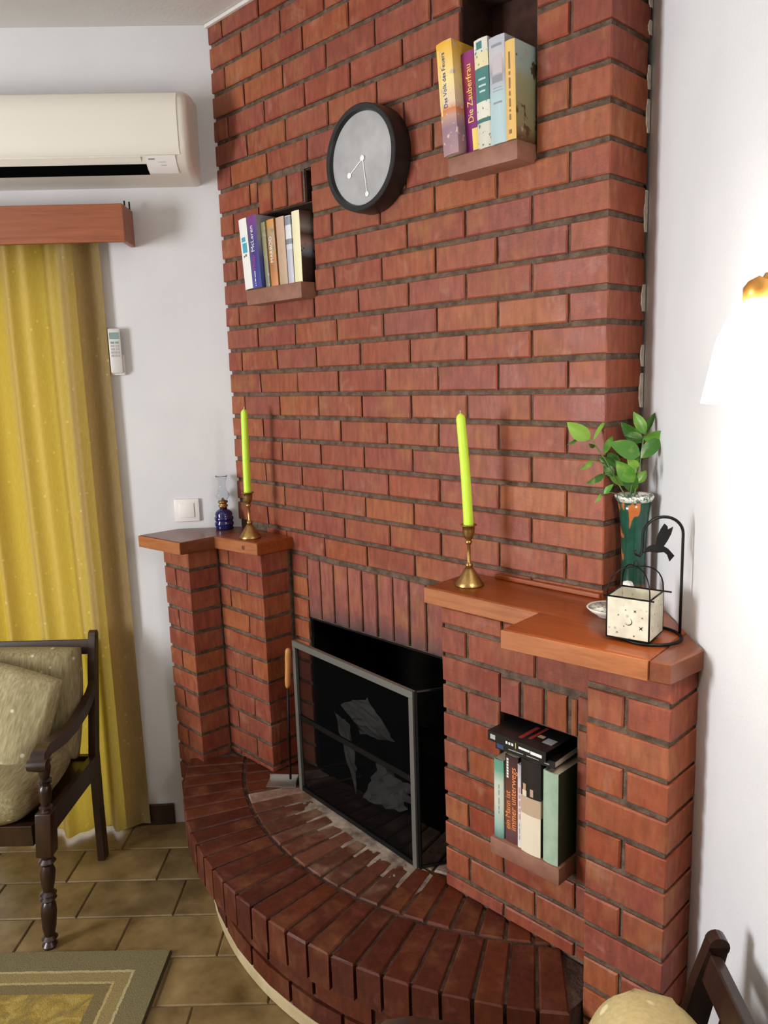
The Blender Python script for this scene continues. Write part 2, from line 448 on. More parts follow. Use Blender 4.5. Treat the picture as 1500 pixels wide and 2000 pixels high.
def tag(o, label, cat, group=None):
    o['label'] = label; o['category'] = cat
    if group: o['group'] = group
    return o
def structure(o, label=None):
    o['kind'] = 'structure'
    if label: o['label'] = label
    return o
def slab_with_holes(x0, x1, z0, z1, holes, y0, y1):
    """wall slab in x/z with rectangular holes (hx0, hx1, hz0, hz1)"""
    g = G()
    xs = sorted({x0, x1} | {min(max(q, x0), x1) for h in holes for q in h[:2]})
    zs = sorted({z0, z1} | {min(max(q, z0), z1) for h in holes for q in h[2:4]})
    for i in range(len(xs) - 1):
        cz = []
        for k in range(len(zs) - 1):
            cx, cc = (xs[i] + xs[i + 1]) / 2, (zs[k] + zs[k + 1]) / 2
            inside = any(h[0] < cx < h[1] and h[2] < cc < h[3] for h in holes)
            if not inside:
                if cz and abs(cz[-1][1] - zs[k]) < 1e-9: cz[-1][1] = zs[k + 1]
                else: cz.append([zs[k], zs[k + 1]])
        for a, b_ in cz: g.box(xs[i], xs[i + 1], y0, y1, a, b_)
    return g
def text_part(parent, body, size, M, material, name='lettering', ext=0.0002, align='CENTER', sx=1.0):
    cu = bpy.data.curves.new(name, 'FONT'); cu.body = body; cu.size = size; cu.align_x = align; cu.align_y = 'CENTER'; cu.extrude = ext
    cu.resolution_u = 3
    t = bpy.data.objects.new(name, cu); COL.objects.link(t)
    me = bpy.data.meshes.new_from_object(t)
    bpy.data.objects.remove(t); bpy.data.curves.remove(cu)
    me.materials.clear(); me.materials.append(mat_of(material))
    o = bpy.data.objects.new(name, me); COL.objects.link(o); o.parent = parent
    o.matrix_local = M @ Matrix.Diagonal((sx, 1, 1, 1))
    return o
M_UP = Matrix(((0, -1, 0, 0), (0, 0, -1, 0), (1, 0, 0, 0), (0, 0, 0, 1)))     # reads upwards, faces -y
M_H = Matrix(((1, 0, 0, 0), (0, 0, -1, 0), (0, 1, 0, 0), (0, 0, 0, 1)))       # reads along x, faces -y

# ================================================================ ROOM SHELL
def place(o, origin, rz):
    o.location = origin; o.rotation_euler = (0, 0, rz); return o
# left white wall (local x along the wall, +y into the wall), with the glazed-door opening
DOOR = (-1.95, -0.50, 0.0, 2.12)
g = slab_with_holes(-3.35, 1.25, -0.02, CEIL, [DOOR], 0.0, 0.22)
wall_left = structure(place(g.obj('wall_left', 'plaster'), LW0, ANG), 'white plastered wall behind the air conditioner and curtain')
# right white wall
g = G(); g.box(-1.25, 2.95, 0.0, 0.2, -0.02, CEIL)
wall_right = structure(place(g.obj('wall_right', 'plaster'), RW0, -ANG), 'white plastered wall to the right of the brick chimney')
# unseen far walls behind the viewer, tan tone picked dark to cut bounced light
OFFW = 3.75
g = slab_with_holes(-0.2, OFFW + .2, -0.02, CEIL, [(1.75, 3.05, 0.8, 2.3)], 0.0, 0.2)
wall_back = structure(place(g.obj('wall_back', 'tan_paint'), LW(-3.35, 0, 0), ANG + PI / 2 + PI), 'tan painted wall with a window behind the viewer')
# local x of wall_back must run along NL, +y along -TL
wall_back.rotation_euler = (0, 0, math.atan2(NL.y, NL.x))
g = G(); g.box(-3.5, 1.6, -0.2, 0.0, -0.02, CEIL)
wall_far = structure(place(g.obj('wall_front', 'tan_paint'), LW(0, OFFW, 0), ANG), 'tan painted wall behind the viewer')
# floor slab and ceiling
def room_poly(e=0.0):
    a = LW(1.2, -e, 0); b_ = LW(-3.35 - e, -e, 0); c_ = LW(-3.35 - e, OFFW + e, 0); d_ = LW(1.4, OFFW + e, 0)
    return [(q.x, q.y) for q in (a, b_, c_, d_)]
g = G(); g.prism(room_poly(0.2), -0.12, -0.004)
floor = structure(g.obj('floor', 'floor_grout'), 'brown tiled floor')
g = G(); g.prism(room_poly(0.2), CEIL, CEIL + 0.12)
ceiling = structure(g.obj('ceiling', 'ceiling_paint'), 'off-white painted ceiling')
# floor tiles, running bond, rows along the left wall's direction
TA = math.radians(45.0); tu = Vector((math.cos(TA), math.sin(TA), 0)); tv = Vector((math.sin(TA), -math.cos(TA), 0))
TLN, TWD = 0.310, 0.183
T0 = Vector((-1.551, -0.609, 0))
tile_me = []
for k in range(3):
    gg = G(); w, h = TLN - 0.0045, TWD - 0.0045
    b_ = 0.003
    v = []
    for (ins, z) in ((0, -0.008), (0, -b_), (b_, 0)):
        for (sx_, sy_) in ((0, 0), (1, 0), (1, 1), (0, 1)):
            v.append((ins + sx_ * (w - 2 * ins) + 0.003, ins + sy_ * (h - 2 * ins) + .003, z))
    f = [(8, 9, 10, 11)] + [[a, (a + 1) % 4, 4 + (a + 1) % 4, 4 + a] for a in range(4)] + [[4 + a, 4 + (a + 1) % 4, 8 + (a + 1) % 4, 8 + a] for a in range(4)]
    me = bpy.data.meshes.new('tile'); me.from_pydata(v, [], f); me.materials.append(MATS['floor_tile']); tile_me.append(me)
tile_n = 0
for row in range(-5, 9):
    for c_ in range(-9, 6):
        org = T0 + tv * (row * TWD) + tu * ((c_ + 0.5 * (row % 2) + 0.08 * ((row * 7) % 3)) * TLN)
        cc = org + tu * TLN / 2 - tv * 0 + tv * TWD / 2
        # keep to the part of the floor in front of the hearth and left wall
        if (cc - LW0).dot(NL) < 0.03 or (cc - RW0).dot(NR) < 0.03: continue
        if (cc.x + 0.644) ** 2 + (cc.y - 0.661) ** 2 < 0.90 ** 2: continue
        if cc.y < -2.0 or cc.x > 0.8: continue
        o = bpy.data.objects.new('tile', tile_me[tile_n % 3]); COL.objects.link(o); o.parent = floor
        # local x = tu, local y must be left-handed safe: use -tv
        o.location = org + tv * TWD; o.rotation_euler = (0, 0, TA); tile_n += 1
# remaining floor: material continues beyond the built tiles (outside the view)

# skirting on the left wall and white paint line at the ceiling
g = G(); g.bbox(-0.52, -0.315, -0.012, 0.0, 0.0, 0.082, 0.002)
bb = structure(place(g.obj('baseboard_left', 'baseboard_tile'), LW0, ANG), 'dark brown skirting tile beside the curtain')
g = G(); g.bbox(-1.462, 0.0, -0.013, -0.001, CEIL - 0.012, CEIL - 0.001, 0.002)
structure(g.obj('trim_1', 'ceiling_paint'), 'thin white paint line between brick and ceiling')

# glazed door in the left wall behind the curtain
door = empty('door_1', LW0, ANG); structure(door, 'white framed glazed door behind the curtain')
g = G()
for (x0, x1, z0, z1) in ((-1.95, -1.89, 0, 2.12), (-0.56, -0.50, 0, 2.12), (-1.89, -0.56, 2.05, 2.12), (-1.89, -0.56, 0, 0.05), (-1.26, -1.19, 0.05, 2.05)):
    g.box(x0, x1, 0.10, 0.15, z0, z1)
g.obj('door_frame', 'window_frame_paint', door)
for (x0, x1) in ((-1.89, -1.26), (-1.19, -0.56)):
    g = G(); g.box(x0, x1, 0.122, 0.126, 0.05, 2.05); g.obj('pane', 'window_glass', door)
# window in the wall behind the viewer
win = empty('window_1', LW(-3.35, 0, 0), math.atan2(NL.y, NL.x)); structure(win, 'wide window behind the viewer')
g = G()
for (x0, x1, z0, z1) in ((1.75, 1.79, .8, 2.3), (3.01, 3.05, .8, 2.3), (1.79, 3.01, 2.26, 2.3), (1.79, 3.01, .8, .84)):
    g.box(x0, x1, 0.0, 0.05, z0, z1)
g.obj('window_frame', 'window_frame_paint', win)

# ================================================================ BRICKWORK
BM_CACHE = {}
def brick_mesh(w, d, h, material, bev=0.0026):
    var = random.randrange(3)
    key = (round(w, 3), round(d, 3), round(h, 3), material, var)
    if key in BM_CACHE: return BM_CACHE[key]
    rs = random.Random(hash(key) & 0xffff)
    j = lambda q: rs.uniform(-q, q)
    v = []
    for (y, ins) in ((d, 0.0), (bev, 0.0), (0.0, bev)):
        for (sx_, sz_) in ((0, 0), (1, 0), (1, 1), (0, 1)):
            v.append((ins + sx_ * (w - 2 * ins) + j(.0012), y + (j(.0008) if y == 0 else 0), ins + sz_ * (h - 2 * ins) + j(.0012)))
    f = [(8, 9, 10, 11)]
    for a in range(4):
        c_ = (a + 1) % 4
        f += [[4 + a, 4 + c_, 8 + c_, 8 + a], [a, c_, 4 + c_, 4 + a]]
    f.append((3, 2, 1, 0))
    me = bpy.data.meshes.new('brick'); me.from_pydata(v, [], f); me.materials.append(MATS[material])
    BM_CACHE[key] = me
    return me
def brick(parent, x, y, z, w, d, h, material='brick', rz=0.0):
    o = bpy.data.objects.new('brick', brick_mesh(w, d, h, material)); COL.objects.link(o)
    o.parent = parent
    o.location = (x + random.uniform(-.0008, .0008), y + random.uniform(-.0012, .0012), z + random.uniform(-.0008, .0008))
    o.rotation_euler = (0, 0, rz)
    return o
HC = 0.075                      # course height
ZL = 1.62375                    # course line 0
HB = 0.098763                   # half brick pitch
JV, JH = 0.0080, 0.0128         # vertical and bed joints
def subtract(iv, h0, h1):
    out = []
    for a, b_ in iv:
        if h1 <= a or h0 >= b_: out.append((a, b_))
        else:
            if h0 > a: out.append((a, h0))
            if h1 < b_: out.append((h1, b_))
    return out

# --- chimney breast
XL, XR = -1.4625, 0.0
N_UL = (-1.247, -0.978, 1.908, 2.286)     # upper left niche
N_UR = (-0.404, -0.188, 2.133, 2.56)      # upper right niche
FBX = (-1.090, -0.350, 0.20, 0.884)       # firebox mouth
SOLD = (-1.088, -0.352, 0.884, 1.094)     # soldier course over the firebox
chim = slab_with_holes(XL - 0.12, XR - 0.006, 0.0, CEIL, [(N_UL[0], N_UL[1], N_UL[2], 2.192), (-1.013, N_UL[1], 2.19, N_UL[3]), N_UR, (FBX[0], FBX[1], 0.0, FBX[3])], 0.007, 0.13)
chim.box(XL - .1, XR - .006, 0.13, 0.16, 1.2, CEIL)
wall_chimney = structure(chim.obj('wall_chimney', 'mortar'), 'red brick chimney breast set across the corner of the room')
zt_mantel = 1.150
for c in range(-17, 16):
    z0, z1 = ZL + c * HC + JH / 2, ZL + (c + 1) * HC - JH / 2
    if c == 15: z1 = CEIL - 0.004
    zc = (z0 + z1) / 2
    # below the mantels only the strip beside the firebox shows
    if z1 < zt_mantel:
        iv = [(-1.168, -0.346)]
    elif z0 < zt_mantel:
        iv = [(-1.30, 0.0)]; 
    else:
        iv = [(XL, XR)]
    for h in (N_UL, N_UR, FBX, SOLD):
        if h[2] - 0.012 < zc < h[3] + 0.01: iv = subtract(iv, h[0], h[1])
    for a, b_ in iv:
        par = (c + 1) % 2
        js = [m * HB for m in range(-17, 2) if (m % 2) == par]
        cuts = [a] + [q for q in js if a + 0.022 < q < b_ - 0.022] + [b_]
        for i in range(len(cuts) - 1):
            xa = cuts[i] + (JV / 2 if i else (0 if a == XL else 0.004)); xb = cuts[i + 1] - (JV / 2 if i < len(cuts) - 2 else 0)
            if i == 0 and a == XL: xa = a + 0.001
            d = 0.028
            if abs(xb - XR) < 1e-6: d = 0.158 + random.uniform(-.006, .006)      # corner brick turns round to the side
            if z0 < 0.342: continue
            hh = z1 - z0
            # clip at niche sills
            brick(wall_chimney, xa, 0.0, z0, xb - xa, d, hh)
# soldier course above the firebox
SP = 0.0665
k = 0
x = -1.085
while x + SP < -0.345:
    brick(wall_chimney, x + 0.004, 0.0, 0.889, SP - 0.0085, 0.03, 0.197, 'brick_soot'); x += SP; k += 1
# soldiers over the upper left niche
for i in range(3):
    brick(wall_chimney, -1.243 + i * 0.0765 + .004, 0.0, 2.194, 0.066, 0.05, 0.088)
# niche linings: thin boxes added inside, shade painted as dark brick
mottled('niche_shade', (0.030, 0.010, 0.006), (0.065, 0.022, 0.012), 30, 0.9)
def niche_shade_lining(x0, x1, z0, z1, y0, y1, parent):
    g = G(); t = 0.003
    g.box(x0, x1, y1 - t, y1, z0, z1); g.box(x0, x0 + t, y0, y1 - t, z0, z1); g.box(x1 - t, x1, y0, y1 - t, z0, z1); g.box(x0 + t, x1 - t, y0, y1 - t, z1 - t, z1)
    return g.obj('niche_shade_lining', 'niche_shade', parent)
niche_shade_lining(N_UL[0], N_UL[1], 1.9575, 2.192, 0.012, 0.13, wall_chimney)
niche_shade_lining(-1.013, N_UL[1], 2.192, 2.285, 0.012, 0.10, wall_chimney)
niche_shade_lining(N_UR[0], N_UR[1], 2.178, 2.56, 0.012, 0.13, wall_chimney)
# iron lintel
g = G(); g.box(-1.0895, -0.3505, 0.005, 0.135, 0.879, 0.8835); g.obj('lintel', 'black_iron', wall_chimney)
# plaster and paint smears where the brick return meets the right wall
rs = random.Random(3)
for (zc, hh, ww) in ((2.47, .06, .016), (2.40, .03, .01), (2.30, .05, .008), (2.22, .07, .009), (2.02, .09, .008), (1.83, .06, .014), (1.70, .05, .008), (1.62, .08, .012), (1.45, .05, .008)):
    n = 7; pts = []
    for i in range(n + 1): pts.append((0.002, 0.158 - ww * (0.4 + 0.6 * rs.random()) * math.sin(PI * (i + .5) / (n + 1)), zc - hh / 2 + hh * i / n))
    v = []
    for p in pts: v += [p, (0.002, 0.166, p[2]), (0.0, p[1] - .001, p[2])]
    f = []
    for i in range(n): f += [[3 * i, 3 * i + 1, 3 * i + 4, 3 * i + 3], [3 * i + 2, 3 * i, 3 * i + 3, 3 * i + 5]]
    mesh_obj('paint_smear', v, f, 'paint_chip', wall_chimney)

# --- brick or clay ledges under the niches
def ledge(x0, x1, y0, y1, z0, z1, label):
    g = G(); g.bbox(x0, x1, y0, y1, z0, z1, 0.003)
    o = g.obj('niche_ledge', 'ledge_clay', None, origin=((x0 + x1) / 2, (y0 + y1) / 2, z0))
    smooth_by_angle(o); return tag(o, label, 'ledge', 'ledges under the book niches')
ledge(-1.262, -0.982, -0.050, 0.122, 1.9095, 1.957, 'brown clay ledge under the white and navy books, left of the clock')
ledge(-0.391, -0.190, -0.065, 0.122, 2.1345, 2.177, 'brown clay ledge under the yellow and purple books, right of the clock')
ledge(-0.150, 0.0385, -0.234, -0.030, 0.5535, 0.595, 'brown clay ledge under the green book in the low niche')

# --- firebox interior (sooty back, sides, top)
g = G()
g.box(-1.10, -1.078, 0.131, 0.37, 0.30, 0.95); g.box(-0.362, -0.33, 0.131, 0.37, 0.30, 0.95)
g.box(-1.0895, -1.078, 0.012, 0.131, 0.336, 0.878); g.box(-0.362, -0.3505, 0.012, 0.131, 0.336, 0.878)
g.box(-1.10, -0.33, 0.37, 0.39, 0.30, 0.95); g.box(-1.10, -0.33, 0.131, 0.37, 0.90, 0.95)
fb = structure(g.obj('wall_firebox', 'soot'), 'soot-black inside of the fireplace')

# --- right-hand pier (with the low niche) and its front pilaster
YP1, YP2 = -0.175, -0.272
PX0, PX1, PX2 = -0.342, 0.124, 0.297
N_LR = (-0.166, 0.041, 0.553, 0.974)
ZM = 1.107
pier = slab_with_holes(PX0 + .006, PX1, 0.0, ZM, [(N_LR[0], N_LR[1], N_LR[2], 0.882)], YP1 + 0.006, 0.0)
for (q) in ((PX0 + .006, PX1, -0.02, 0.005, 0.0, ZM),): pier.box(*q)
pier.box(PX1 - .002, PX2 - .006, YP2 + .006, -0.135, 0.0, ZM)
pier_r = tag(pier.obj('brick_pier', 'mortar'), 'wide red brick pier with a low book niche, right of the fire opening', 'brick pier')
PL0 = ZL - 7.53 * HC
for k in range(-1, 14):
    zt = PL0 - k * HC - JH / 2 if k >= 0 else ZM - .001
    zb = PL0 - (k + 1) * HC + JH / 2
    zc = (zt + zb) / 2
    if zt > 0.335:
        zb1 = max(zb, 0.345)
        iv = [(PX0, PX1)]
        if N_LR[2] - 0.01 < zc < N_LR[3] + 0.01: iv = subtract(iv, N_LR[0], N_LR[1])
        js = [-0.263 + i * 2 * HB for i in range(4)] if (k % 2) == 0 else [-0.155 + i * 2 * HB for i in range(3)]
        for a, b_ in iv:
            cuts = [a] + [q for q in js if a + .025 < q < b_ - .025] + [b_]
            for i in range(len(cuts) - 1):
                xa = cuts[i] + (JV / 2 if i or a != PX0 else 0); xb = cuts[i + 1] - (JV / 2 if i < len(cuts) - 2 else (0.002 if b_ == PX1 else 0))
                if zt - zb1 > .01: brick(pier_r, xa, YP1, zb1, xb - xa, 0.03, zt - zb1)
    # pilaster courses, corner bricks turn to the right-hand side
    dpt = 0.120
    if k % 2 == 0:
        brick(pier_r, PX1, YP2, zb, 0.078, 0.03, zt - zb); brick(pier_r, 0.211, YP2, zb, PX2 - 0.211, dpt, zt - zb)
    else:
        brick(pier_r, PX1, YP2, zb, PX2 - PX1, dpt, zt - zb)
for i in range(3):
    brick(pier_r, -0.163 + i * 0.0628, YP1, 0.884, 0.054, 0.05, 0.086)
niche_shade_lining(N_LR[0], N_LR[1], 0.596, 0.882, YP1 + .012, -0.022, pier_r)
brick(pier_r, 0.0275, YP1, 0.884, 0.013, 0.03, 0.086)

# --- left-hand pier: inner part and outer pilaster
QY1, QY2 = -0.120, -0.240
QX0, QX1, QX2 = -1.592, -1.426, -1.172
ZML = 1.110
g = G()
g.box(QX1 - .03, QX2 - .006, QY1 + .006, 0.006, 0.0, ZML)
g.box(QX0 + .004, QX1 - .006, QY2 + .006, -0.115, 0.0, ZML)
pier_l = tag(g.obj('brick_pier', 'mortar'), 'narrow stepped red brick pier left of the fire opening', 'brick pier')
PLL = ZL - 7.80 * HC
for k in range(-1, 14):
    zt = PLL - k * HC - JH / 2 if k >= 0 else ZML - .001
    zb = PLL - (k + 1) * HC + JH / 2
    if zt < 0.12: continue
    js = QX1 + (0.062 if k % 2 else 0.165)
    if zt > .345:
        zb1 = max(zb, .345)
        brick(pier_l, QX1 + .001, QY1, zb1, js - QX1 - JV / 2, 0.03, zt - zb1)
        brick(pier_l, js + JV / 2, QY1, zb1, QX2 - js - JV / 2, 0.112, zt - zb1)
    if k % 2 == 0:
        brick(pier_l, QX0, QY2, zb, 0.072, 0.09, zt - zb); brick(pier_l, QX0 + .082, QY2, zb, QX1 - QX0 - .082, 0.115, zt - zb)
    else:
        brick(pier_l, QX0, QY2, zb, QX1 - QX0, 0.115, zt - zb)

# --- curved hearth
HO = Vector((-0.644, 0.661, 0)); HR = 1.242; HZ = 0.342; HZB = 0.245
A_L = math.radians(-90 - 42.5); A_R = math.radians(-90 + 38.2)
def arc_pts(r, a0, a1, n): return [(HO.x + r * math.cos(a0 + (a1 - a0) * i / n), HO.y + r * math.sin(a0 + (a1 - a0) * i / n)) for i in range(n + 1)]
g = G()
BACK = [(0.1225, -0.1760), (-0.3435, -0.1760), (-0.3435, -0.001), (-1.1705, -0.001), (-1.1705, -0.1215), (-1.4245, -0.1215), (-1.4245, -0.2415), (-1.482, -0.2415)]
g.prism(arc_pts(HR - 0.012, A_L + .003, A_R - .003, 48) + BACK, HZB + .006, HZ - 0.006)
hearth = tag(g.obj('hearth', 'mortar_dark'), 'curved raised brick hearth in front of the fire opening', 'hearth')
g = G(); g.prism(arc_pts(1.165, A_L + .05, A_R - .003, 40) + BACK[:-1], 0.0, HZB + .005)
g.obj('plinth', 'mortar_dark', hearth)
g = G(); g.prism(arc_pts(1.172, A_L + .09, A_R - .02, 40) + arc_pts(1.10, A_R - .02, A_L + .09, 40), 0.0, 0.040, 0.004)
g.obj('plaster_kerb', 'kerb_plaster', hearth)
def radial_brick(parent, r0, r1, a0, a1, z0, z1, material, name='brick'):
    """wedge-shaped brick lying radially, bevelled on top and outer edge"""
    am = (a0 + a1) / 2; b_ = 0.004
    def P(r, a, z): return Vector((HO.x + r * math.cos(a), HO.y + r * math.sin(a), z))
    org = P(r1, am, z0)
    v = []
    for (z, ins) in ((z0, 0), (z1 - b_, 0), (z1, b_)):
        ea = ins / r1
        v += [P(r0 + ins, a0 + ea, z), P(r1 - ins, a0 + ea, z), P(r1 - ins, a1 - ea, z), P(r0 + ins, a1 - ea, z)]
    v = [q - org + Vector((random.uniform(-.001, .001), random.uniform(-.001, .001), random.uniform(-.0012, .0012))) for q in v]
    f = [(8, 9, 10, 11), (3, 2, 1, 0)]
    for a in range(4):
        c_ = (a + 1) % 4
        f += [[a, c_, 4 + c_, 4 + a], [4 + a, 4 + c_, 8 + c_, 8 + a]]
    me = bpy.data.meshes.new(name); me.from_pydata([tuple(q) for q in v], [], f); me.materials.append(MATS[material])
    o = bpy.data.objects.new(name, me); COL.objects.link(o); o.parent = parent; o.location = org
    return o
NB = 25; da = (A_R - A_L) / NB; gap = 0.0085
for i in range(NB):
    a0 = A_L + i * da + gap / HR / 2 ; a1 = A_L + (i + 1) * da - gap / HR / 2
    radial_brick(hearth, HR - 0.195, HR, a0, a1, HZB, HZ, 'brick_hearth')
def in_pier(x, y):
    return (x > PX0 + .01 and y > YP1 + .02) or (x < QX2 - .01 and y > QY1 + .02) or (x < QX1 and y > QY2 + .02) or x > PX1 or y > 0.06
r1 = HR - 0.205
rows = [(r1 - 0.185, r1, 22, 0.0), (r1 - 0.385, r1 - 0.195, 18, 0.0)]
for (ra, rb, nb, off) in rows:
    dd = (A_R - A_L) / nb
    for i in range(nb):
        a0 = A_L + (i + off) * dd + gap / rb / 2; a1 = A_L + (i + 1 + off) * dd - gap / rb / 2
        am = (a0 + a1) / 2; rm = (ra + rb) / 2
        x, y = HO.x + rb * math.cos(am), HO.y + rb * math.sin(am)
        if in_pier(x, y): continue
        ash = False
        xm, ym = HO.x + rm * math.cos(am), HO.y + rm * math.sin(am)
        near = -1.08 < xm < -0.38 and ym > -0.20
        o = radial_brick(hearth, ra, rb, a0, a1, HZ - .06, HZ - .001, 'brick_ash' if near else ('brick_burnt' if (-1.1 < xm < -0.45 and rb > 1.0) else 'brick_hearth'))
# second course of the plinth (stretchers following the curve), seen in the shade under the edge
for (z0, z1, off) in ((0.052, 0.112, 0.0), (0.124, 0.184, 0.5), (0.193, 0.241, 0.0)):
    nb = 9; dd = (A_R - A_L) / nb
    for i in range(nb):
        a0 = A_L + (i + off) * dd + .005; a1 = A_L + (i + 1 + off) * dd - .005
        if a1 > A_R: a1 = A_R
        # two-segment arc brick
        am = (a0 + a1) / 2
        org = Vector((HO.x + 1.175 * math.cos(am), HO.y + 1.175 * math.sin(am), z0))
        v = []; f = []
        for (r, aa) in ((1.14, a0), (1.14, am), (1.14, a1), (1.175, a1), (1.177, am), (1.175, a0)):
            v.append(Vector((HO.x + r * math.cos(aa), HO.y + r * math.sin(aa), z0)) - org)
        v += [q + Vector((0, 0, z1 - z0)) for q in v]
        f = [(5, 4, 3, 2, 1, 0), (6, 7, 8, 9, 10, 11)] + [[k, (k + 1) % 6, 6 + (k + 1) % 6, 6 + k] for k in range(6)]
        o = mesh_obj('brick', v, f, 'brick_hearth', hearth); o.location = org
# ash on the hearth in front of the guard: a thin uneven layer
from mathutils import noise as mnoise
v = []; f = []; nx, ny = 110, 26
for i in range(nx + 1):
    for j in range(ny + 1):
        x = -1.06 + 0.68 * i / nx; t = j / ny
        y = -0.112 - 0.055 * i / nx - 0.105 * t
        n1 = mnoise.fractal(Vector((x * 16, y * 16, 2.0)), 0.6, 2.0, 4)
        e_ = 1 - abs(2 * i / nx - 1) ** 3
        z = HZ - 0.002 + 0.0070 * (0.80 * (1 - t) * e_ - 0.28 + 0.30 * n1)
        v.append((x, y, max(z, HZ - 0.004)))
for i in range(nx):
    for j in range(ny): f.append([i * (ny + 1) + j, i * (ny + 1) + j + 1, (i + 1) * (ny + 1) + j + 1, (i + 1) * (ny + 1) + j])
mottled('ash', (0.10, 0.065, 0.05), (0.36, 0.29, 0.235), 16, 0.95)
o = mesh_obj('ash', v, f, 'ash', hearth, True); o['kind'] = 'stuff'; o['label'] = 'grey wood ash'

# ================================================================ MANTEL SHELVES
ZT = 1.150; TH = 0.042
RWx = lambda x: 0.172 - math.tan(ANG) * x - 0.003
g = G()
g.prism([(-0.391, -0.180), (-0.052, -0.179), (-0.046, -0.324), (0.262, -0.294), (0.246, RWx(0.246)), (0.003, RWx(0.003)), (0.003, -0.001), (-0.391, -0.001)], ZT - TH, ZT, 0.003)
ms = empty('mantel_shelf', (-0.05, -0.15, ZT - TH)); tag(ms, 'polished reddish wood mantel shelf stepping out over the right brick pier', 'mantel shelf')
def child_of(o, p):
    o.parent = p; o.matrix_parent_inverse = Matrix.Translation(p.location).inverted(); return o
o = g.obj('board', 'wood_mantel'); child_of(o, ms)
def lit_edge(p, q, zt, parent, t=0.004):  # light on the front edges painted in as strips of paler wood
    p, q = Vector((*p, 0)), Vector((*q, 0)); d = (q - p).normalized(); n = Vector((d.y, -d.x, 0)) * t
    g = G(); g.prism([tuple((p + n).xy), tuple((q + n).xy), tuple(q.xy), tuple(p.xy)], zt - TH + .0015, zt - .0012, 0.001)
    o = g.obj('lit_edge_strip', 'wood_lit_edge'); child_of(o, parent); return o
lit_edge((-0.390, -0.1805), (-0.053, -0.1795), ZT, ms); lit_edge((-0.0450, -0.3245), (0.2615, -0.2945), ZT, ms)
g = G(); g.prism([(0.2635, -0.2938), (0.302, -0.290), (0.3135, RWx(0.3135)), (0.2475, RWx(0.2475))], ZT - TH, ZT - .0005, 0.003)
o = g.obj('end_board', 'wood_mantel_end'); child_of(o, ms); o['label'] = 'darker end board across the grain'
g = G(); g.bbox(-0.30, 0.0, -0.014, -0.002, ZT + .0005, ZT + 0.013, 0.003)
o = g.obj('back_strip', 'wood_mantel'); child_of(o, ms)
# left
ZTL = 1.152
LWx = lambda y: LW0.x + y * math.cos(ANG) / math.sin(ANG) + 0.004
ml = empty('mantel_shelf', (-1.4, -0.15, ZTL - TH)); tag(ml, 'small stepped wood mantel shelf on the left brick pier under the light switch', 'mantel shelf')
g = G(); g.prism([(-1.614, -0.313), (-1.377, -0.290), (-1.3655, -0.001), (LWx(-.001), -0.001), (LWx(-0.165), -0.165)], ZTL - TH, ZTL, 0.003)
o = g.obj('board', 'wood_mantel_end'); child_of(o, ml)
g = G(); g.prism([(-1.3765, -0.160), (-1.158, -0.137), (-1.152, -0.001), (-1.3645, -0.001)], ZTL - TH, ZTL, 0.003)
o = g.obj('inner_board', 'wood_mantel'); child_of(o, ml)
lit_edge((-1.3755, -0.1605), (-1.159, -0.1375), ZTL, ml); lit_edge((-1.613, -0.3135), (-1.378, -0.2905), ZTL, ml)
# knot on the front edge of the inner board
g = G(); Mk = Matrix.Translation((-1.225, -0.1488, ZTL - TH / 2)) @ Matrix.Rotation(math.atan2(.023, .218), 4, 'Z') @ Matrix.Rotation(PI / 2, 4, 'X')
g.lathe([(0.0, 0.0010), (0.006, 0.0012), (0.0075, 0.0004)], 20, M=Mk); o = g.obj('wood_knot', 'wood_mantel_end'); child_of(o, ml)

# ================================================================ WALL CLOCK
ck = empty('wall_clock', (-0.703, -0.002, 2.243)); tag(ck, 'round black wall clock with plain grey dial and white hands', 'clock')
Mc = Matrix.Rotation(PI / 2, 4, 'X')      # lathe axis z -> -y
g = G(); g.lathe([(0.0, 0.0), (0.136, 0.0), (0.1365, 0.03), (0.134, 0.056), (0.131, 0.058), (0.120, 0.0575), (0.1175, 0.052), (0.117, 0.044), (0.0, 0.044)], 64, M=Mc)
o = g.obj('rim', 'black_plastic', ck); smooth_by_angle(o, 30)
g = G(); g.lathe([(0.0, 0.0465), (0.1165, 0.0465), (0.1165, 0.0445)], 64, M=Mc); g.obj('dial', 'clock_dial', ck)
def hand(x0, z0, x1, z1, w, r):
    g = G(); d = Vector((x1 - x0, 0, z1 - z0)); L = d.length; d.normalize(); n = Vector((-d.z, 0, d.x)) * w / 2
    a, b_ = Vector((x0, -0.0475, z0)), Vector((x1, -0.0475, z1)); t = Vector((0, -0.0012, 0))
    g.add([a - n, b_ - n, b_ + n, a + n, a - n + t, b_ - n + t, b_ + n + t, a + n + t], [(0, 1, 2, 3), (7, 6, 5, 4), (0, 4, 5, 1), (1, 5, 6, 2), (2, 6, 7, 3), (3, 7, 4, 0)])
    g.lathe([(0, .0475), (r, .0475), (r, .0492), (0, .0492)], 20, M=Matrix.Translation((x1, 0, z1)) @ Mc)
    return g
hand(0.004, 0.0, -0.050, -0.034, 0.0026, 0.0075).obj('hour_hand', 'clock_hand', ck)
hand(0.004, 0.0, 0.017, -0.092, 0.0022, 0.0065).obj('minute_hand', 'clock_hand', ck)
g = G(); g.lathe([(0, .0475), (0.0075, .0475), (0.0075, .0505), (0, .0505)], 20, M=Matrix.Translation((0.004, 0, 0)) @ Mc); g.obj('hub', 'clock_hand', ck)

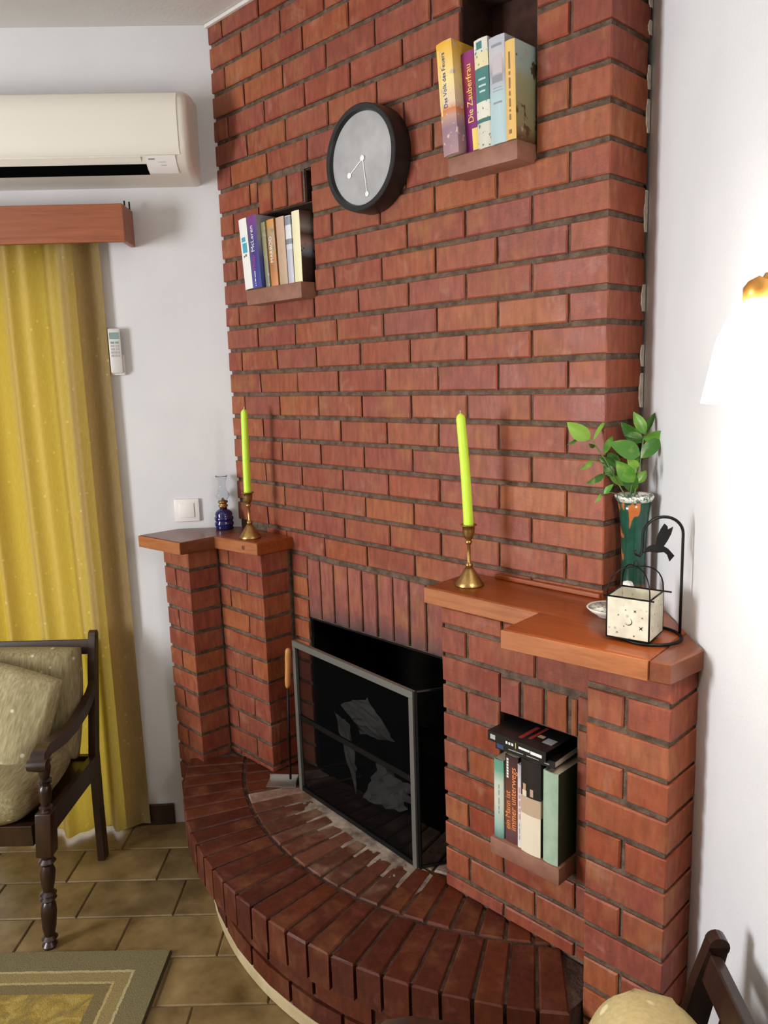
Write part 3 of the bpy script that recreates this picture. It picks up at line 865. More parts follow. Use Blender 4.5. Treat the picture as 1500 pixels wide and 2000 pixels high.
# ================================================================ BOOKS
def ramp_mat(name, axis, stops, rough=0.4, spots=None, interp='LINEAR', span=0.25):
    """printed cover: colour bands along one local axis; stops in metres"""
    m = base(name, rough=rough)
    v = objcoord(m); s = N(m, 'ShaderNodeSeparateXYZ'); lk(m, v, s.inputs[0])
    dv = N(m, 'ShaderNodeMath', operation='DIVIDE'); dv.inputs[1].default_value = span; lk(m, s.outputs[axis], dv.inputs[0])
    r = ramp(m, dv.outputs[0], [(min(1, p / span), c) for p, c in stops], interp)
    c = r.outputs[0]
    if spots:
        for (scale, thr, col, seed) in spots:
            mp = N(m, 'ShaderNodeMapping'); mp.inputs['Location'].default_value = (seed, seed * 1.7, seed * .3); lk(m, v, mp.inputs[0])
            n = noise(m, scale, 3, 0.5, mp.outputs[0])
            f = ramp(m, n.outputs[0], [(thr, (0, 0, 0)), (thr + 0.03, (1, 1, 1))])
            c = mix(m, f.outputs[0], c, col)
    lk(m, c, bsdf(m).inputs['Base Color'])
    return m
def book(label, x0, w, yf, d, z0, h, cover, lean=0.0, pages='page_paper', letters=(), panels=(), group=None, side=None, hard=False, yaw=0.0, name='book'):
    """upright book, spine towards the room; local origin at the bottom left front edge of the spine"""
    t = 0.0022 if hard else 0.0010
    e = empty(name, (x0, yf, z0)); e.rotation_euler = (0, lean, yaw)
    tag(e, label, 'book', group)
    g = G()
    # rounded spine wrap plus two boards
    n = 6; bul = min(0.003, w * .12)
    outer = [(0.0, d)] + [(w * i / n, bul * (1 - math.sin(PI * i / n)) ) for i in range(n + 1)] + [(w, d)]
    inner = [(t, d)] + [(t + (w - 2 * t) * i / n, bul * (1 - math.sin(PI * i / n)) + t * 1.4) for i in range(n + 1)] + [(w - t, d)]
    k = len(outer)
    v = [(p[0], p[1], 0) for p in outer] + [(p[0], p[1], h) for p in outer] + [(p[0], p[1], 0) for p in inner] + [(p[0], p[1], h) for p in inner]
    f = []
    for i in range(k - 1):
        f += [[i, i + 1, k + i + 1, k + i], [2 * k + i + 1, 2 * k + i, 3 * k + i, 3 * k + i + 1], [k + i, k + i + 1, 3 * k + i + 1, 3 * k + i], [i + 1, i, 2 * k + i, 2 * k + i + 1]]
    f += [[0, k, 3 * k, 2 * k], [2 * k - 1, k - 1, 3 * k - 1, 4 * k - 1]]
    o = mesh_obj('cover', v, f, cover, e)
    if side:                                     # separate material for the right-hand board
        o.data.materials.append(mat_of(side))
        for p in o.data.polygons:
            if p.normal.x > 0.9 and p.center.x > w * .9: p.material_index = 1
    q = 0.003 if hard else 0.0004
    g = G(); g.box(t, w - t, bul + 0.0035, d - q - .001, q, h - q); g.obj('pages', pages, e)   # o stays the cover
    for (body, size, zc, xc, col, sx_) in letters:
        yy = bul * (1 - math.sin(PI * min(1, max(0, xc / w)))) - 0.0004
        text_part(o, body, size, Matrix.Translation((xc, yy, zc)) @ M_UP, col, 'lettering', 0.0003, sx=sx_)
    for (xa, xb, za, zb, col) in panels:
        g = G(); y = bul * (1 - math.sin(PI * (xa + xb) / 2 / w))
        yy = [bul * (1 - math.sin(PI * xa / w)), bul * (1 - math.sin(PI * xb / w))]
        nn = 5; vv = []
        for i in range(nn + 1):
            xx = xa + (xb - xa) * i / nn; y_ = bul * (1 - math.sin(PI * xx / w)) - 0.0003
            vv += [(xx, y_, za), (xx, y_, zb)]
        mesh_obj('printed_panel', vv, [[2 * i, 2 * i + 2, 2 * i + 3, 2 * i + 1] for i in range(nn)], col, o)
    return e
def dashes(x0, x1, z0, z1, col, segs):
    """small print too blurred to read: broken strokes along the spine"""
    out = []; z = z0; tot = sum(segs); k = (z1 - z0) / tot
    for i, q in enumerate(segs):
        if i % 2 == 0: out.append((x0, x1, z, z + q * k, col))
        z += q * k
    return out
for n_, c_ in dict(ink_navy=(0.03, 0.06, 0.16), ink_yellow=(0.85, 0.62, 0.14), ink_white=(0.85, 0.85, 0.82), ink_black=(0.02, 0.02, 0.02), ink_orange=(0.80, 0.26, 0.08),
                   ink_magenta=(0.48, 0.04, 0.25), ink_grey=(0.30, 0.33, 0.36), ink_teal=(0.05, 0.20, 0.19), ink_brown=(0.25, 0.13, 0.05), ink_pink=(0.62, 0.33, 0.36),
                   ink_pale=(0.50, 0.66, 0.66), ink_cream=(0.74, 0.62, 0.46), ink_blue=(0.06, 0.36, 0.50), ink_red=(0.30, 0.03, 0.03), ink_tan=(0.50, 0.34, 0.22), ink_mauve=(0.52, 0.47, 0.50), ink_slate=(0.26, 0.27, 0.31)).items():
    base(n_, c_, 0.5)

ramp_mat('cov_yellow', 2, [(0.0, (0.36, 0.22, 0.24)), (0.06, (0.28, 0.17, 0.22)), (0.085, (0.50, 0.30, 0.24)), (0.10, (0.62, 0.20, 0.05)), (0.115, (0.72, 0.58, 0.42)), (0.17, (0.85, 0.70, 0.28)), (0.25, (0.78, 0.40, 0.02))], 0.35, [(60, 0.60, (0.62, 0.48, 0.40), 1.0)])
ramp_mat('cov_purple', 2, [(0.0, (0.16, 0.012, 0.12)), (0.09, (0.24, 0.02, 0.17)), (0.14, (0.26, 0.02, 0.07)), (0.17, (0.33, 0.03, 0.06)), (0.22, (0.24, 0.03, 0.18))], 0.3)
ramp_mat('cov_teal', 2, [(0.0, (0.62, 0.60, 0.50)), (0.055, (0.05, 0.16, 0.15)), (0.064, (0.72, 0.70, 0.60)), (0.10, (0.06, 0.20, 0.19)), (0.172, (0.74, 0.68, 0.42)), (0.205, (0.70, 0.69, 0.62))], 0.35, [(80, 0.62, (0.10, 0.20, 0.17), 3.0)], 'CONSTANT')
ramp_mat('cov_paleblue', 2, [(0.0, (0.42, 0.56, 0.58)), (0.10, (0.42, 0.57, 0.60)), (0.125, (0.45, 0.47, 0.52)), (0.15, (0.38, 0.36, 0.40)), (0.18, (0.55, 0.52, 0.56)), (0.22, (0.45, 0.48, 0.55))], 0.35)
ramp_mat('cov_tan', 2, [(0.0, (0.72, 0.45, 0.13)), (0.2, (0.74, 0.48, 0.15))], 0.4)
ramp_mat('cov_picture', 2, [(0.0, (0.10, 0.04, 0.025)), (0.03, (0.26, 0.22, 0.11)), (0.13, (0.32, 0.33, 0.20)), (0.15, (0.33, 0.42, 0.36)), (0.2, (0.36, 0.46, 0.42))], 0.35, [(28, 0.60, (0.10, 0.06, 0.03), 2.0), (45, 0.66, (0.45, 0.34, 0.24), 5.0)])
G_UR = 'books on the ledge right of the clock'
z0 = 2.1775
book('thick yellow and purple paperback at the left end, right of the clock', -0.393, 0.046, -0.079, 0.135, z0, 0.250, 'cov_yellow', -0.075, letters=[('Das Volk des Feuers', 0.0155, 0.165, 0.020, 'ink_navy', 0.95)], panels=[(0.0035, 0.008, 0.09, 0.235, 'ink_yellow')], group=G_UR)
book('magenta purple paperback with a yellow title along its spine', -0.3455, 0.040, -0.050, 0.125, z0, 0.222, 'cov_purple', -0.070, letters=[('Die Zauberfrau', 0.023, 0.130, 0.021, 'ink_yellow', 0.90)], panels=[(0.021, 0.036, 0.004, 0.052, 'ink_yellow')], group=G_UR)
book('white and dark teal patterned paperback beside the purple book', -0.3035, 0.038, -0.060, 0.125, z0, 0.234, 'cov_teal', -0.050, letters=[], panels=[(0.008, 0.024, 0.212, 0.228, 'ink_teal'), (0.010, 0.030, 0.132, 0.136, 'ink_pale'), (0.012, 0.028, 0.120, 0.124, 'ink_pale'), (0.010, 0.030, 0.146, 0.150, 'ink_pale')], group=G_UR)
book('pale blue paperback with a grey portrait on its spine', -0.2635, 0.043, -0.064, 0.13, z0, 0.224, 'cov_paleblue', -0.028, letters=[], panels=[(0.010, 0.036, 0.146, 0.186, 'ink_mauve'), (0.008, 0.036, 0.128, 0.143, 'ink_slate'), (0.010, 0.034, 0.116, 0.118, 'ink_grey'), (0.010, 0.036, 0.110, 0.112, 'ink_grey'), (0.010, 0.034, 0.084, 0.088, 'ink_slate'), (0.008, 0.036, 0.202, 0.208, 'ink_slate')], group=G_UR)
book('thin tan paperback with a picture cover at the right end, right of the clock', -0.2180, 0.026, -0.068, 0.13, z0, 0.204, 'cov_tan', -0.022, panels=dashes(0.0105, 0.0150, 0.040, 0.180, 'ink_brown', (5, 2, 2, 2, 7, 2, 4, 2, 9, 2, 3, 2, 14)) + [(0.0085, 0.0165, 0.012, 0.021, 'ink_brown')], side='cov_picture', group=G_UR)

ramp_mat('cov_white', 2, [(0.0, (0.80, 0.80, 0.78)), (0.22, (0.82, 0.82, 0.80))], 0.35)
ramp_mat('cov_navy', 2, [(0.0, (0.05, 0.06, 0.30)), (0.08, (0.05, 0.05, 0.24)), (0.16, (0.08, 0.06, 0.22)), (0.2, (0.18, 0.05, 0.24))], 0.3)
ramp_mat('cov_navy_side', 2, [(0.0, (0.04, 0.06, 0.24)), (0.09, (0.07, 0.09, 0.30)), (0.15, (0.30, 0.31, 0.36)), (0.22, (0.36, 0.36, 0.40))], 0.3)
ramp_mat('cov_orange', 2, [(0.0, (0.60, 0.26, 0.09)), (0.06, (0.42, 0.17, 0.08)), (0.10, (0.50, 0.25, 0.08)), (0.15, (0.40, 0.30, 0.20)), (0.2, (0.62, 0.28, 0.04))], 0.4, [(50, 0.62, (0.24, 0.26, 0.13), 4.0)])
ramp_mat('cov_orange_side', 2, [(0.0, (0.45, 0.17, 0.04)), (0.1, (0.34, 0.12, 0.03)), (0.2, (0.40, 0.13, 0.02))], 0.4)
ramp_mat('cov_olive', 2, [(0.0, (0.20, 0.20, 0.15)), (0.1, (0.26, 0.24, 0.12)), (0.2, (0.22, 0.22, 0.10))], 0.4, [(60, .6, (.35, .34, .3), 7)])
ramp_mat('cov_beige', 2, [(0.0, (0.48, 0.35, 0.23)), (0.2, (0.56, 0.37, 0.27))], 0.4)
ramp_mat('cov_greywhite', 2, [(0.0, (0.50, 0.50, 0.58)), (0.10, (0.62, 0.63, 0.70)), (0.115, (0.22, 0.24, 0.28)), (0.13, (0.70, 0.72, 0.76)), (0.170, (0.24, 0.27, 0.32)), (0.196, (0.7, 0.72, 0.75))], 0.4, None, 'CONSTANT')
ramp_mat('cov_cream', 2, [(0.0, (0.80, 0.74, 0.46)), (0.2, (0.82, 0.78, 0.52))], 0.4)
ramp_mat('cov_darkpic', 2, [(0.0, (0.03, 0.015, 0.01)), (0.07, (0.05, 0.03, 0.02)), (0.09, (0.22, 0.27, 0.32)), (0.115, (0.45, 0.30, 0.25)), (0.14, (0.09, 0.05, 0.035)), (0.16, (0.36, 0.33, 0.30)), (0.2, (0.10, 0.05, 0.035))], 0.4, [(40, .62, (.06, .04, .03), 2)])
G_UL = 'books on the ledge left of the clock'
z0 = 1.9575
book('white paperback with a blue splash on its spine, left end beside the wall', -1.262, 0.041, -0.055, 0.13, z0, 0.217, 'cov_white', -0.080, group=G_UL, panels=[(0.012, 0.034, 0.112, 0.142, 'ink_blue'), (0.010, 0.030, 0.146, 0.160, 'ink_blue'), (0.014, 0.020, 0.098, 0.104, 'ink_red'), (0.022, 0.030, 0.100, 0.107, 'ink_teal')])
book('navy blue paperback with white and magenta spine lettering', -1.2195, 0.046, -0.055, 0.135, z0, 0.219, 'cov_navy', -0.060, letters=[('McLaren', 0.023, 0.150, 0.021, 'ink_white', 1.0), ('Philip', 0.021, 0.078, 0.021, 'ink_magenta', 1.0)], panels=dashes(0.0185, 0.0225, 0.006, 0.052, 'ink_white', (1, 1, 1, 1, 3, 1, 6)), side='cov_navy_side', group=G_UL)
book('olive grey paperback between the navy and orange books', -1.1705, 0.020, -0.040, 0.12, z0, 0.196, 'cov_olive', -0.055, group=G_UL)
book('orange brown paperback with pale capital letters on its spine', -1.1485, 0.036, -0.036, 0.125, z0, 0.200, 'cov_orange', -0.050, letters=[('MARBOD', 0.019, 0.110, 0.018, 'ink_white', 1.0)], side='cov_orange_side', group=G_UL)
book('plain beige paperback right of the orange book', -1.1070, 0.040, -0.034, 0.125, z0, 0.200, 'cov_beige', -0.035, letters=[], panels=[(0.016, 0.027, 0.090, 0.105, 'ink_tan')], group=G_UL)
book('thin grey and white paperback beside the cream one', -1.0635, 0.027, -0.034, 0.125, z0, 0.198, 'cov_greywhite', -0.025, group=G_UL)
book('pale cream paperback with a dark picture cover, left of the clock', -1.0325, 0.036, -0.034, 0.13, z0, 0.206, 'cov_cream', -0.012, side='cov_darkpic', group=G_UL)

ramp_mat('cov_mint', 2, [(0.0, (0.10, 0.22, 0.20)), (0.03, (0.30, 0.48, 0.42)), (0.09, (0.62, 0.64, 0.52)), (0.14, (0.55, 0.62, 0.52)), (0.17, (0.14, 0.36, 0.26)), (0.2, (0.12, 0.30, 0.22))], 0.3)
ramp_mat('cov_orangetitle', 2, [(0.0, (0.10, 0.03, 0.03)), (0.02, (0.12, 0.05, 0.06)), (0.06, (0.20, 0.07, 0.04)), (0.215, (0.045, 0.02, 0.025))], 0.35)
ramp_mat('cov_thinwhite', 2, [(0.0, (0.78, 0.74, 0.72)), (0.15, (0.70, 0.66, 0.66)), (0.2, (0.45, 0.42, 0.46))], 0.35)
ramp_mat('cov_blackcream', 2, [(0.0, (0.80, 0.70, 0.54)), (0.092, (0.82, 0.72, 0.57)), (0.094, (0.52, 0.38, 0.26)), (0.135, (0.52, 0.38, 0.27)), (0.137, (0.015, 0.012, 0.013)), (0.225, (0.018, 0.014, 0.016))], 0.35, None, 'CONSTANT')
ramp_mat('cov_blackside', 2, [(0.0, (0.02, 0.015, 0.015)), (0.094, (0.40, 0.30, 0.18)), (0.137, (0.012, 0.010, 0.010)), (0.225, (0.012, 0.01, 0.01))], 0.35, None, 'CONSTANT')
mottled('cov_green', (0.30, 0.42, 0.31), (0.38, 0.50, 0.37), 25, 0.6, (0.2, 0.001, 200))
mottled('cov_green_shaded', (0.02, 0.035, 0.022), (0.03, 0.05, 0.03), 25, 0.6, None)  # right board: shade painted in as a darkened copy of the green
G_LR = 'books standing in the low niche'
z0 = 0.5955
book('slim mint green and white paperback at the left of the low niche', -0.1455, 0.027, -0.226, 0.125, z0, 0.196, 'cov_mint', 0.0, panels=dashes(0.014, 0.0175, 0.062, 0.135, 'ink_grey', (2, 1, 3, 1, 5, 2, 4, 1, 3)), group=G_LR)
book('dark paperback with a big two-line orange title', -0.1150, 0.036, -0.224, 0.125, z0, 0.215, 'cov_orangetitle', 0.0, letters=[('ein Mann ist', 0.0200, 0.080, 0.0095, 'ink_orange', 0.98), ('immer unterwegs', 0.0225, 0.112, 0.0250, 'ink_orange', 0.98)], panels=dashes(0.005, 0.011, 0.160, 0.208, 'ink_white', (2, .6, 2, .6, 2, .6, 2, .6, 2, .6, 2, .6, 2)), group=G_LR)
book('very thin white paperback between the orange-lettered and black books', -0.0775, 0.011, -0.226, 0.12, z0, 0.205, 'cov_thinwhite', 0.0, panels=dashes(0.0035, 0.0080, 0.070, 0.150, 'ink_pink', (3, 1, 2, 1, 3, 1, 2, 1, 3)) + dashes(0.0045, 0.0065, 0.02, 0.06, 'ink_grey', (3, 1, 4, 1, 2)), group=G_LR)
bk = book('thick black and cream paperback with a tan paper band', -0.0650, 0.052, -0.232, 0.13, z0, 0.226, 'cov_blackcream', 0.0, panels=[(0.004, 0.016, 0.138, 0.152, 'ink_cream'), (0.006, 0.014, 0.152, 0.168, 'ink_tan'), (0.026, 0.034, 0.142, 0.160, 'ink_tan')], side='cov_blackside', group=G_LR)
book('pale green cloth-bound book at the right of the low niche', -0.0065, 0.038, -0.231, 0.135, z0, 0.218, 'cov_green', 0.0, side='cov_green_shaded', hard=True, group=G_LR)
# two black cases lying flat on the upright books
def flat_case(label, x0, x1, yf, d, z0, h, rz, deco, rx=0.0):
    e = empty('book', (x0, yf, z0)); e.rotation_euler = (0, rx, rz); tag(e, label, 'book', 'black books lying across the upright ones')
    w = x1 - x0
    g = G(); g.box(0, w, 0, d, 0, 0.0015); g.box(0, w, 0, d, h - .0015, h); g.box(0, w, 0, 0.0018, 0.0015, h - .0015); cv = g.obj('cover', 'black_plastic', e)
    g = G(); g.box(0.002, w - .002, 0.002, d - .002, 0.0016, h - .0016); g.obj('pages', 'black_void' if h > .02 else 'page_white', e)
    for (xa, xb, za, zb, col) in deco:
        g = G(); g.box(xa, xb, -0.0004, 0.0004, za, zb); g.obj('printed_panel', col, cv)
    return cv
flat_case('thin black paperback lying on the upright books, lower of the two', -0.134, 0.022, -0.232, 0.115, 0.8225, 0.018, 0.03, [(0.004, 0.022, 0.003, 0.015, 'ink_navy'), (0.036, 0.075, 0.0075, 0.0095, 'print_light'), (0.05, 0.076, 0.011, 0.0125, 'print_light'), (0.084, 0.116, 0.0075, 0.0095, 'print_light'), (0.13, 0.142, 0.006, 0.008, 'print_light')])
e = flat_case('glossy black case lying on top of the low niche books', -0.150, 0.010, -0.240, 0.125, 0.8410, 0.023, -0.03, [(0.008, 0.022, 0.006, 0.017, 'print_light'), (0.052, 0.057, 0.008, 0.014, 'ink_white'), (0.060, 0.065, 0.008, 0.014, 'ink_white'), (0.068, 0.073, 0.008, 0.014, 'ink_white'), (0.079, 0.0805, 0.005, 0.018, 'ink_yellow'), (0.088, 0.118, 0.008, 0.013, 'ink_white'), (0.120, 0.150, 0.006, 0.013, 'ink_white')])
for (xa, xb, ya, yb, col) in ((0.072, 0.082, 0.02, 0.09, 'ink_red'), (0.092, 0.100, 0.03, 0.10, 'ink_red'), (0.102, 0.118, 0.05, 0.062, 'ink_tan'), (0.125, 0.150, 0.035, 0.06, 'ink_grey')):
    g = G(); g.box(xa, xb, ya, yb, 0.0229, 0.0233); g.obj('printed_panel', col, e)

# ================================================================ CANDLES
def candlestick(x, y, z, label, clabel, tilt):
    e = empty('candlestick', (x, y, z)); tag(e, label, 'candlestick', 'brass candlesticks on the mantels')
    g = G()
    flute = lambda w, zz: 1 + 0.018 * math.cos(28 * w) * (1 if zz < 0.046 else 0)
    g.lathe([(0.0, 0.0), (0.0355, 0.0), (0.036, 0.003), (0.030, 0.012), (0.021, 0.027), (0.013, 0.040), (0.0085, 0.047)], 56, wob=flute); o = g.obj('foot', 'brass', e, True)
    g = G(); g.lathe([(0.0085, 0.047), (0.0095, 0.050), (0.0095, 0.054), (0.006, 0.058), (0.0042, 0.062), (0.0046, 0.085), (0.0042, 0.103), (0.007, 0.106), (0.009, 0.110), (0.007, 0.114), (0.0055, 0.116)], 24); g.obj('stem', 'brass', e, True)
    g = G(); g.lathe([(0.0055, 0.116), (0.010, 0.119), (0.0135, 0.128), (0.0150, 0.140), (0.0158, 0.150), (0.0205, 0.1525), (0.0205, 0.1545), (0.0150, 0.1545), (0.0135, 0.150), (0.0135, 0.139), (0.0, 0.139)], 32, wob=lambda w, zz: 1 + 0.012 * math.cos(20 * w) * (1 if .12 < zz < .148 else 0)); g.obj('cup', 'brass', e, True)
    c = empty('candle', (x, y, z + 0.1395)); tag(c, clabel, 'candle', 'lime green taper candles')
    g = G(); n = 14; pts = []; rr = []
    for i in range(n + 1):
        t = i / n; zz = 0.275 * t; pts.append(Vector((tilt[0] * (t ** 1.4), tilt[1] * (t ** 1.4), zz))); rr.append(0.0125 - 0.0012 * t)
    d = (pts[-1] - pts[-2]).normalized()
    for (dz, r) in ((0.006, 0.0095), (0.011, 0.0055), (0.013, 0.002)):
        pts.append(pts[n] + d * dz); rr.append(r)
    g.tube(pts, rr, 20); tp = g.obj('taper', 'candle_wax', c, True)
    g = G(); g.tube([pts[-1], pts[-1] + d * 0.007], 0.001, 6); g.obj('wick', 'wick', tp)
    return e
candlestick(-0.313, -0.100, ZT, 'brass candlestick with fluted foot on the right mantel shelf', 'lime green taper candle on the right mantel, slightly leaning', (-0.011, -0.011))
candlestick(-1.254, -0.098, ZTL, 'brass candlestick with fluted foot on the left mantel shelf', 'lime green taper candle on the left mantel near the oil lamp', (0.004, 0.003))

# ================================================================ OIL LAMP
e = empty('oil_lamp', (-1.462, -0.062, ZTL)); tag(e, 'small oil lamp with ribbed cobalt blue glass font and clear chimney', 'oil lamp')
g = G(); g.lathe([(0.0, 0.0), (0.028, 0.0), (0.033, 0.005), (0.030, 0.010), (0.0335, 0.017), (0.034, 0.024), (0.030, 0.029), (0.0335, 0.036), (0.0335, 0.043), (0.029, 0.048), (0.031, 0.054), (0.028, 0.062), (0.021, 0.069), (0.014, 0.073), (0.0, 0.073)], 36); g.obj('font', 'blue_glass', e, True)
g = G(); g.lathe([(0.0, 0.073), (0.013, 0.073), (0.0135, 0.080), (0.017, 0.082), (0.017, 0.087), (0.012, 0.089), (0.015, 0.095), (0.018, 0.097), (0.017, 0.101), (0.006, 0.104), (0.003, 0.112), (0.0, 0.112)], 28); o = g.obj('burner', 'brass', e, True); 
g = G(); g.tube([(0.015, -0.006, 0.086), (0.026, -0.012, 0.086)], 0.0015, 8); g.lathe([(0, 0), (0.005, 0), (0.005, 0.002), (0, 0.002)], 16, M=Matrix.Translation((0.026, -0.012, 0.086)) @ Matrix.Rotation(PI / 2, 4, 'Y')); g.obj('wick_knob', 'brass', e)
prof = [(0.014, 0.100), (0.016, 0.106), (0.023, 0.116), (0.024, 0.124), (0.019, 0.135), (0.013, 0.147), (0.012, 0.158), (0.014, 0.172), (0.020, 0.188), (0.022, 0.191)]
g = G(); g.lathe(prof + [(r - 0.0012, zz) for r, zz in prof[::-1]], 32); g.obj('chimney', 'clear_glass', e, True)

# ================================================================ VASE WITH SPRIGS
VX, VY = 0.058, 0.030
vz = empty('vase', (VX, VY, ZT)); tag(vz, 'tall dark green glazed vase with orange patches in the corner of the right mantel', 'vase')
def rimwob(w, z): return 1 + (0.05 * math.sin(9 * w) if z > 0.236 else 0)
pr = [(0.0, 0.0), (0.031, 0.0), (0.034, 0.004), (0.030, 0.012), (0.0265, 0.03), (0.026, 0.08), (0.0275, 0.14), (0.030, 0.18), (0.033, 0.21), (0.0375, 0.232)]
g = G(); g.lathe(pr + [(0.0345, 0.232), (0.030, 0.21), (0.026, 0.17), (0.023, 0.12), (0.0, 0.11)], 40); g.obj('body', 'vase_glaze', vz, True)
g = G(); g.lathe([(0.0372, 0.230), (0.0405, 0.238), (0.0415, 0.243), (0.038, 0.245), (0.034, 0.238), (0.034, 0.230)], 48, wob=rimwob); o = g.obj('rim', 'vase_rim', vz, True); o['label'] = 'mottled white and green rim'
# leafy sprigs: two stems, leaves placed by hand in the plane facing the room
f0 = (Vector((VX, VY, 1.45)) - CAM).dot(_f)
def at(px, py, dz=0.0):
    d = _r * ((px - 750) / 1527.27) - _u * ((py - 1000) / 1527.27) + _f
    return CAM + d * (f0 + dz)
def zp(x, y, dz=0.0): return at(1080 + x / 6.0, 780 + y / 6.0, dz)
sprig = empty('leafy_sprig', (VX, VY, ZT + 0.13)); tag(sprig, 'green leafy sprigs standing in the green vase', 'plant')
def leaf(b_, t_, w, curl=0.25, roll=0.0, fold=0.25):
    d = t_ - b_; L = d.length; d.normalize()
    view = (CAM - (b_ + t_) / 2).normalized()
    side = d.cross(view).normalized(); nrm = side.cross(d).normalized()
    side, nrm = side * math.cos(roll) + nrm * math.sin(roll), nrm * math.cos(roll) - side * math.sin(roll)
    v = []; n = 8
    for i in range(n + 1):
        t = i / n; ww = w / 2 * (math.sin(PI * t ** 0.85) ** 0.85) if 0 < i < n else 0.0004
        c_ = d * (L * t) + nrm * (-curl * L * (t - .5) ** 2 + curl * L * .25)
        for k in (-1, -0.5, 0, 0.5, 1): v.append(c_ + side * (ww * k) + nrm * (fold * ww * abs(k)))
    f = []
    for i in range(n):
        for k in range(4): f.append([i * 5 + k, i * 5 + k + 1, i * 5 + k + 6, i * 5 + k + 5])
    me = bpy.data.meshes.new('leaf'); me.from_pydata([tuple(q) for q in v], [], f); me.materials.append(MATS['leaf'])
    for p in me.polygons: p.use_smooth = True
    o = bpy.data.objects.new('leaf', me); COL.objects.link(o); o.location = b_; child_of(o, sprig)
    return o
LEAVES = [  # base, tip, width px (of 6x zoom), depth offsets, roll
    (430, 470, 165, 265, 190, -.03, -.05, .2), (475, 480, 640, 220, 55, 0, .02, .5), (300, 450, 165, 530, 60, -.02, -.03, .9), (490, 560, 420, 520, 55, 0, -.02, .3),
    (605, 640, 700, 430, 90, 0, .02, .3), (1020, 655, 655, 510, 215, -.03, -.06, -.2), (945, 970, 745, 720, 190, -.035, -.05, .1), (1050, 440, 835, 425, 95, -.01, -.04, -.6),
    (1040, 510, 795, 265, 165, .01, -.01, .2), (1080, 410, 943, 145, 135, 0, .0, -.2), (1095, 400, 1200, 150, 85, .01, .02, .5), (1060, 470, 1370, 380, 165, 0, -.02, -.5),
    (1035, 690, 1275, 440, 170, -.01, -.01, .2), (470, 720, 318, 825, 75, -.01, -.03, .4), (610, 880, 385, 985, 85, -.01, -.04, .4), (600, 1110, 710, 995, 75, -.02, -.03, .5),
    (985, 985, 1092, 835, 110, .01, .01, 0), (950, 1100, 850, 760, 180, 0.005, -.005, 0), (730, 760, 545, 690, 130, .01, .01, .2), (760, 800, 640, 620, 150, .015, .02, -.3),
    (880, 1000, 640, 820, 150, .015, .02, .3), (900, 880, 1010, 690, 130, .01, .01, -.2), (560, 1110, 490, 1210, 50, -.02, -.04, .6), (1010, 800, 870, 700, 120, .0, .0, .3), (720, 900, 600, 760, 120, .01, .02, .2)]
for (x0_, y0_, x1_, y1_, w, d0, d1, ro) in LEAVES:
    leaf(zp(x0_, y0_, d0), zp(x1_, y1_, d1), w / 6.0 * f0 / 1527.27, 0.2, ro)
base_pt = Vector((VX, VY, ZT + 0.14))
for pts, r in (([zp(840, 1120), zp(720, 900), zp(610, 700), zp(530, 590), zp(475, 490), zp(420, 460)], 0.0016), ([zp(960, 1110), zp(985, 900), zp(1030, 680), zp(1060, 470), zp(1090, 390)], 0.0018),
               ([zp(900, 1120), zp(930, 980), zp(960, 850)], 0.0014), ([zp(800, 1130), zp(690, 1090), zp(600, 1110), zp(560, 1120)], 0.001), ([zp(700, 860), zp(610, 880)], .001), ([zp(640, 750), zp(470, 720)], .001)):
    g = G(); g.tube([base_pt + (pts[0] - base_pt) * .2] + pts if pts[0].z < 1.42 and len(pts) > 2 else pts, r, 7); o = g.obj('stem', 'stem', None, True); child_of(o, sprig)

# ================================================================ LANTERN ON STAND
LC = Vector((0.206, -0.178, ZT))        # ring centre
st = empty('lantern_stand', LC); tag(st, 'black iron ring stand with arch and hummingbird figure on the right mantel', 'lantern stand')
RR = 0.058
lat = Vector((_r.x, _r.y, 0)).normalized()      # arch plane runs across the view
g = G(); g.tube([(RR * math.cos(2 * PI * i / 40), RR * math.sin(2 * PI * i / 40), 0.0036) for i in range(40)], 0.0034, 8, closed=True); g.obj('ring_foot', 'black_iron', st, True)
pb = lat * RR
hk = lat * -0.019
top = 0.205; ra = (pb - hk).length / 2; cx_ = (pb + hk) / 2
pts = [pb + Vector((0, 0, 0.004)), pb + Vector((0, 0, 0.09)), pb + Vector((0, 0, top))]
for i in range(1, 17):
    w = PI * i / 16; pts.append(cx_ + lat * (ra * math.cos(w)) + Vector((0, 0, top + ra * 0.9 * math.sin(w))))
pts += [hk + Vector((0, 0, top - 0.02)), hk + lat * -0.001 + Vector((0, 0, top - 0.034)), hk + lat * -0.006 + Vector((0, 0, top - 0.041)), hk + lat * -0.012 + Vector((0, 0, top - 0.038)), hk + lat * -0.015 + Vector((0, 0, top - 0.030))]
g = G(); g.tube(pts, 0.0030, 8); g.obj('arch', 'black_iron', st, True)
BIRD = [(490, 745), (530, 680), (560, 660), (630, 650), (640, 560), (680, 470), (720, 410), (755, 440), (760, 480), (820, 450), (800, 530), (760, 610), (720, 670), (770, 700), (845, 785), (790, 850), (760, 770), (720, 740), (640, 745), (560, 730), (515, 735)]
sc = 0.1035 / 455.0 * 1.0
def bpt(x, y): return lat * ((x - 480) / 5.88 / 1012.0 - 0.019) + Vector((0, 0, top - 0.004 - (y - 560) / 5.88 / 1000.0))
nb_ = lat.cross(Vector((0, 0, 1)))
v = [bpt(*p) + nb_ * 0.001 for p in BIRD] + [bpt(*p) - nb_ * 0.001 for p in BIRD]; k = len(BIRD)
mesh_obj('hummingbird', v, [list(range(k)), list(range(2 * k - 1, k - 1, -1))] + [[i, k + i, k + (i + 1) % k, (i + 1) % k] for i in range(k)], 'black_iron', st)['label'] = 'flat black hummingbird cut-out'
